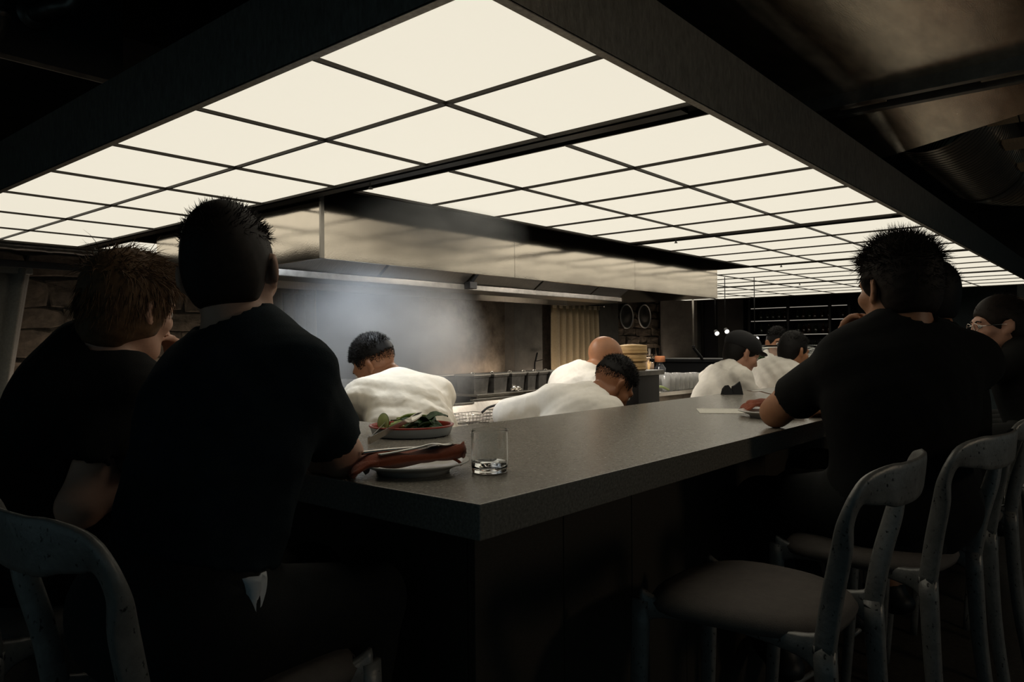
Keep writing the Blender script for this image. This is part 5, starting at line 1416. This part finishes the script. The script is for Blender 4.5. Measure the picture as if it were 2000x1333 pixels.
person('sandy haired man cut off by the right edge of the picture', (4.02, -.470, .845), (4.06, -.390, 1.255), (4.03, -.312, 1.390), 105, 115, 6, 0,
       elL=(3.83, -.10, 1.10), wrL=(3.90, .10, 1.085), elR=(4.25, -.10, 1.10), wrR=(4.15, .12, 1.085), k=1.0, hs=1.04, skin='skin_fair', hairm='hair_sandy', hstyle=S_SHORT, res=.014, seed=28)
# --- cooks
COOK = dict(pose='stand', top='jacket', topm='jacket_white', floor=ZK, group='cooks in white jackets', fold=.009)
person('cook with black hair in a cream jacket bending over the steaming range', (1.140, 1.300, .760), (1.265, 1.640, 1.125), (1.245, 1.765, 1.222), 72, 112, 34, -8,
       elL=(1.03, 1.88, .93), wrL=(1.12, 2.08, .93), elR=(1.53, 1.72, .86), wrR=(1.42, 1.96, .88), skin='skin_brown', hairm='hair_black', hstyle=S_FADE, res=.0105, seed=31, hs=1.0, wide=1.05, **{**COOK, 'topm': 'jacket_cream'})
person('cook in white bending low behind the counter, face turned down', (1.700, 1.170, .690), (2.010, 1.165, 1.045), (2.165, 1.125, 1.108), 18, -25, 46, 0,
       shL=(1.868, 1.275, 1.040), shR=(1.915, .985, .985), elL=(1.735, 1.420, .985), wrL=(1.900, 1.480, .830), elR=(2.05, .96, .78), wrR=(2.26, 1.04, .78), skin='skin_brown', hairm='hair_black', hstyle=S_FADE, res=.0105, seed=35, hs=1.06, k=1.0, wide=1.0, **{**COOK, 'top': 'short'})
person('bald cook in white leaning forward beside the bamboo steamers', (2.330, 1.560, .800), (2.440, 1.480, 1.130), (2.530, 1.405, 1.216), -18, -20, 34, 0,
       elR=(2.46, 1.25, .88), wrR=(2.62, 1.16, .92), elL=(2.50, 1.72, .88), wrL=(2.57, 1.62, .88), skin='skin_tan', hairm='hair_dark', hstyle=None, res=.0105, seed=38, hs=1.06, **COOK)
person('cook in a black cap and white jacket looking down at his work', (3.290, 1.220, .780), (3.470, 1.110, 1.130), (3.545, 1.065, 1.242), -32, -38, 24, 0,
       elR=(3.44, .90, .90), wrR=(3.66, .92, .93), elL=(3.66, 1.22, .90), wrL=(3.80, 1.05, .93), skin='skin_fair', hairm='hair_black', hstyle=S_CROP, res=.012, seed=41, hs=1.04, k=.90, extra=cap_hat, **COOK)
person('short haired cook in white beyond the capped cook, facing away', (4.080, 1.120, .780), (4.120, 1.010, 1.130), (4.165, .965, 1.248), -20, -25, 14, 0,
       elR=(4.06, .88, .90), wrR=(4.24, .90, .93), elL=(4.30, 1.16, .92), wrL=(4.40, 1.00, .95), skin='skin_tan', hairm='hair_black', hstyle=S_SHORT, res=.012, seed=44, hs=1.02, **COOK)
person('bearded worker in white facing the camera beyond the glass bowl', (5.320, 1.560, .800), (5.260, 1.500, 1.180), (5.225, 1.470, 1.312), -135, -138, 8, 0,
       elR=(5.14, 1.70, .92), wrR=(5.02, 1.52, .95), elL=(5.42, 1.30, .92), wrL=(5.22, 1.26, .95), skin='skin_tan', hairm='hair_black', hstyle=S_SHORT, res=.014, seed=47, **COOK)

for (loc, rz, lab) in (((3.24, -.42, 0), .1, 'stool under the man wearing glasses'), ((4.0, -.42, 0), .1, 'stool under the sandy haired man at the right edge')):
    o = copy_tree(stool0); o.location = loc; o.rotation_euler = (0, 0, rz); tag(o, lab, 'stool', 'bar stools along the counter')

# ------------------------------------------------------------------ steam over the range
def steam(name, c, r, dens, label, scale=3.2):
    m = bpy.data.materials.new(name); m.use_nodes = True; nt = m.node_tree
    nt.nodes.remove(nt.nodes['Principled BSDF']); out = [n for n in nt.nodes if n.type == 'OUTPUT_MATERIAL'][0]
    vs = nt.nodes.new('ShaderNodeVolumeScatter'); vs.inputs['Color'].default_value = (.93, .95, .97, 1); vs.inputs['Anisotropy'].default_value = .1
    tc = nt.nodes.new('ShaderNodeTexCoord')
    ln = nt.nodes.new('ShaderNodeVectorMath'); ln.operation = 'LENGTH'; nt.links.new(tc.outputs['Object'], ln.inputs[0])
    mr = nt.nodes.new('ShaderNodeMapRange'); mr.interpolation_type = 'SMOOTHSTEP'; mr.inputs['From Min'].default_value = .35; mr.inputs['From Max'].default_value = 1.0; mr.inputs['To Min'].default_value = 1; mr.inputs['To Max'].default_value = 0
    nt.links.new(ln.outputs['Value'], mr.inputs['Value'])
    nz = nt.nodes.new('ShaderNodeTexNoise'); nz.inputs['Scale'].default_value = scale; nz.inputs['Detail'].default_value = 2
    nt.links.new(tc.outputs['Object'], nz.inputs['Vector'])
    mr2 = nt.nodes.new('ShaderNodeMapRange'); mr2.inputs['From Min'].default_value = .3; mr2.inputs['From Max'].default_value = .7; mr2.inputs['To Min'].default_value = .45; mr2.inputs['To Max'].default_value = 1.25
    nt.links.new(nz.outputs['Fac'], mr2.inputs['Value'])
    mu = nt.nodes.new('ShaderNodeMath'); mu.operation = 'MULTIPLY'; nt.links.new(mr.outputs['Result'], mu.inputs[0]); nt.links.new(mr2.outputs['Result'], mu.inputs[1])
    m2 = nt.nodes.new('ShaderNodeMath'); m2.operation = 'MULTIPLY'; m2.inputs[1].default_value = dens; nt.links.new(mu.outputs[0], m2.inputs[0])
    nt.links.new(m2.outputs[0], vs.inputs['Density']); nt.links.new(vs.outputs[0], out.inputs['Volume'])
    MATS[name] = m
    bm = bmesh.new(); bmesh.ops.create_icosphere(bm, subdivisions=4, radius=1.0)
    o = obj(name, bm, name, None, True, c); o.scale = r
    tag(o, label, 'steam', None, 'stuff'); return o
steam('steam_cloud', (1.58, 2.12, 1.28), (.72, .44, .54), 3.0, 'pale cloud of steam rising from the range under the hood')
steam('steam_wisp', (1.42, 1.50, 1.83), (.58, .21, .20), 4.0, 'thin wisp of steam curling over the front of the hood')
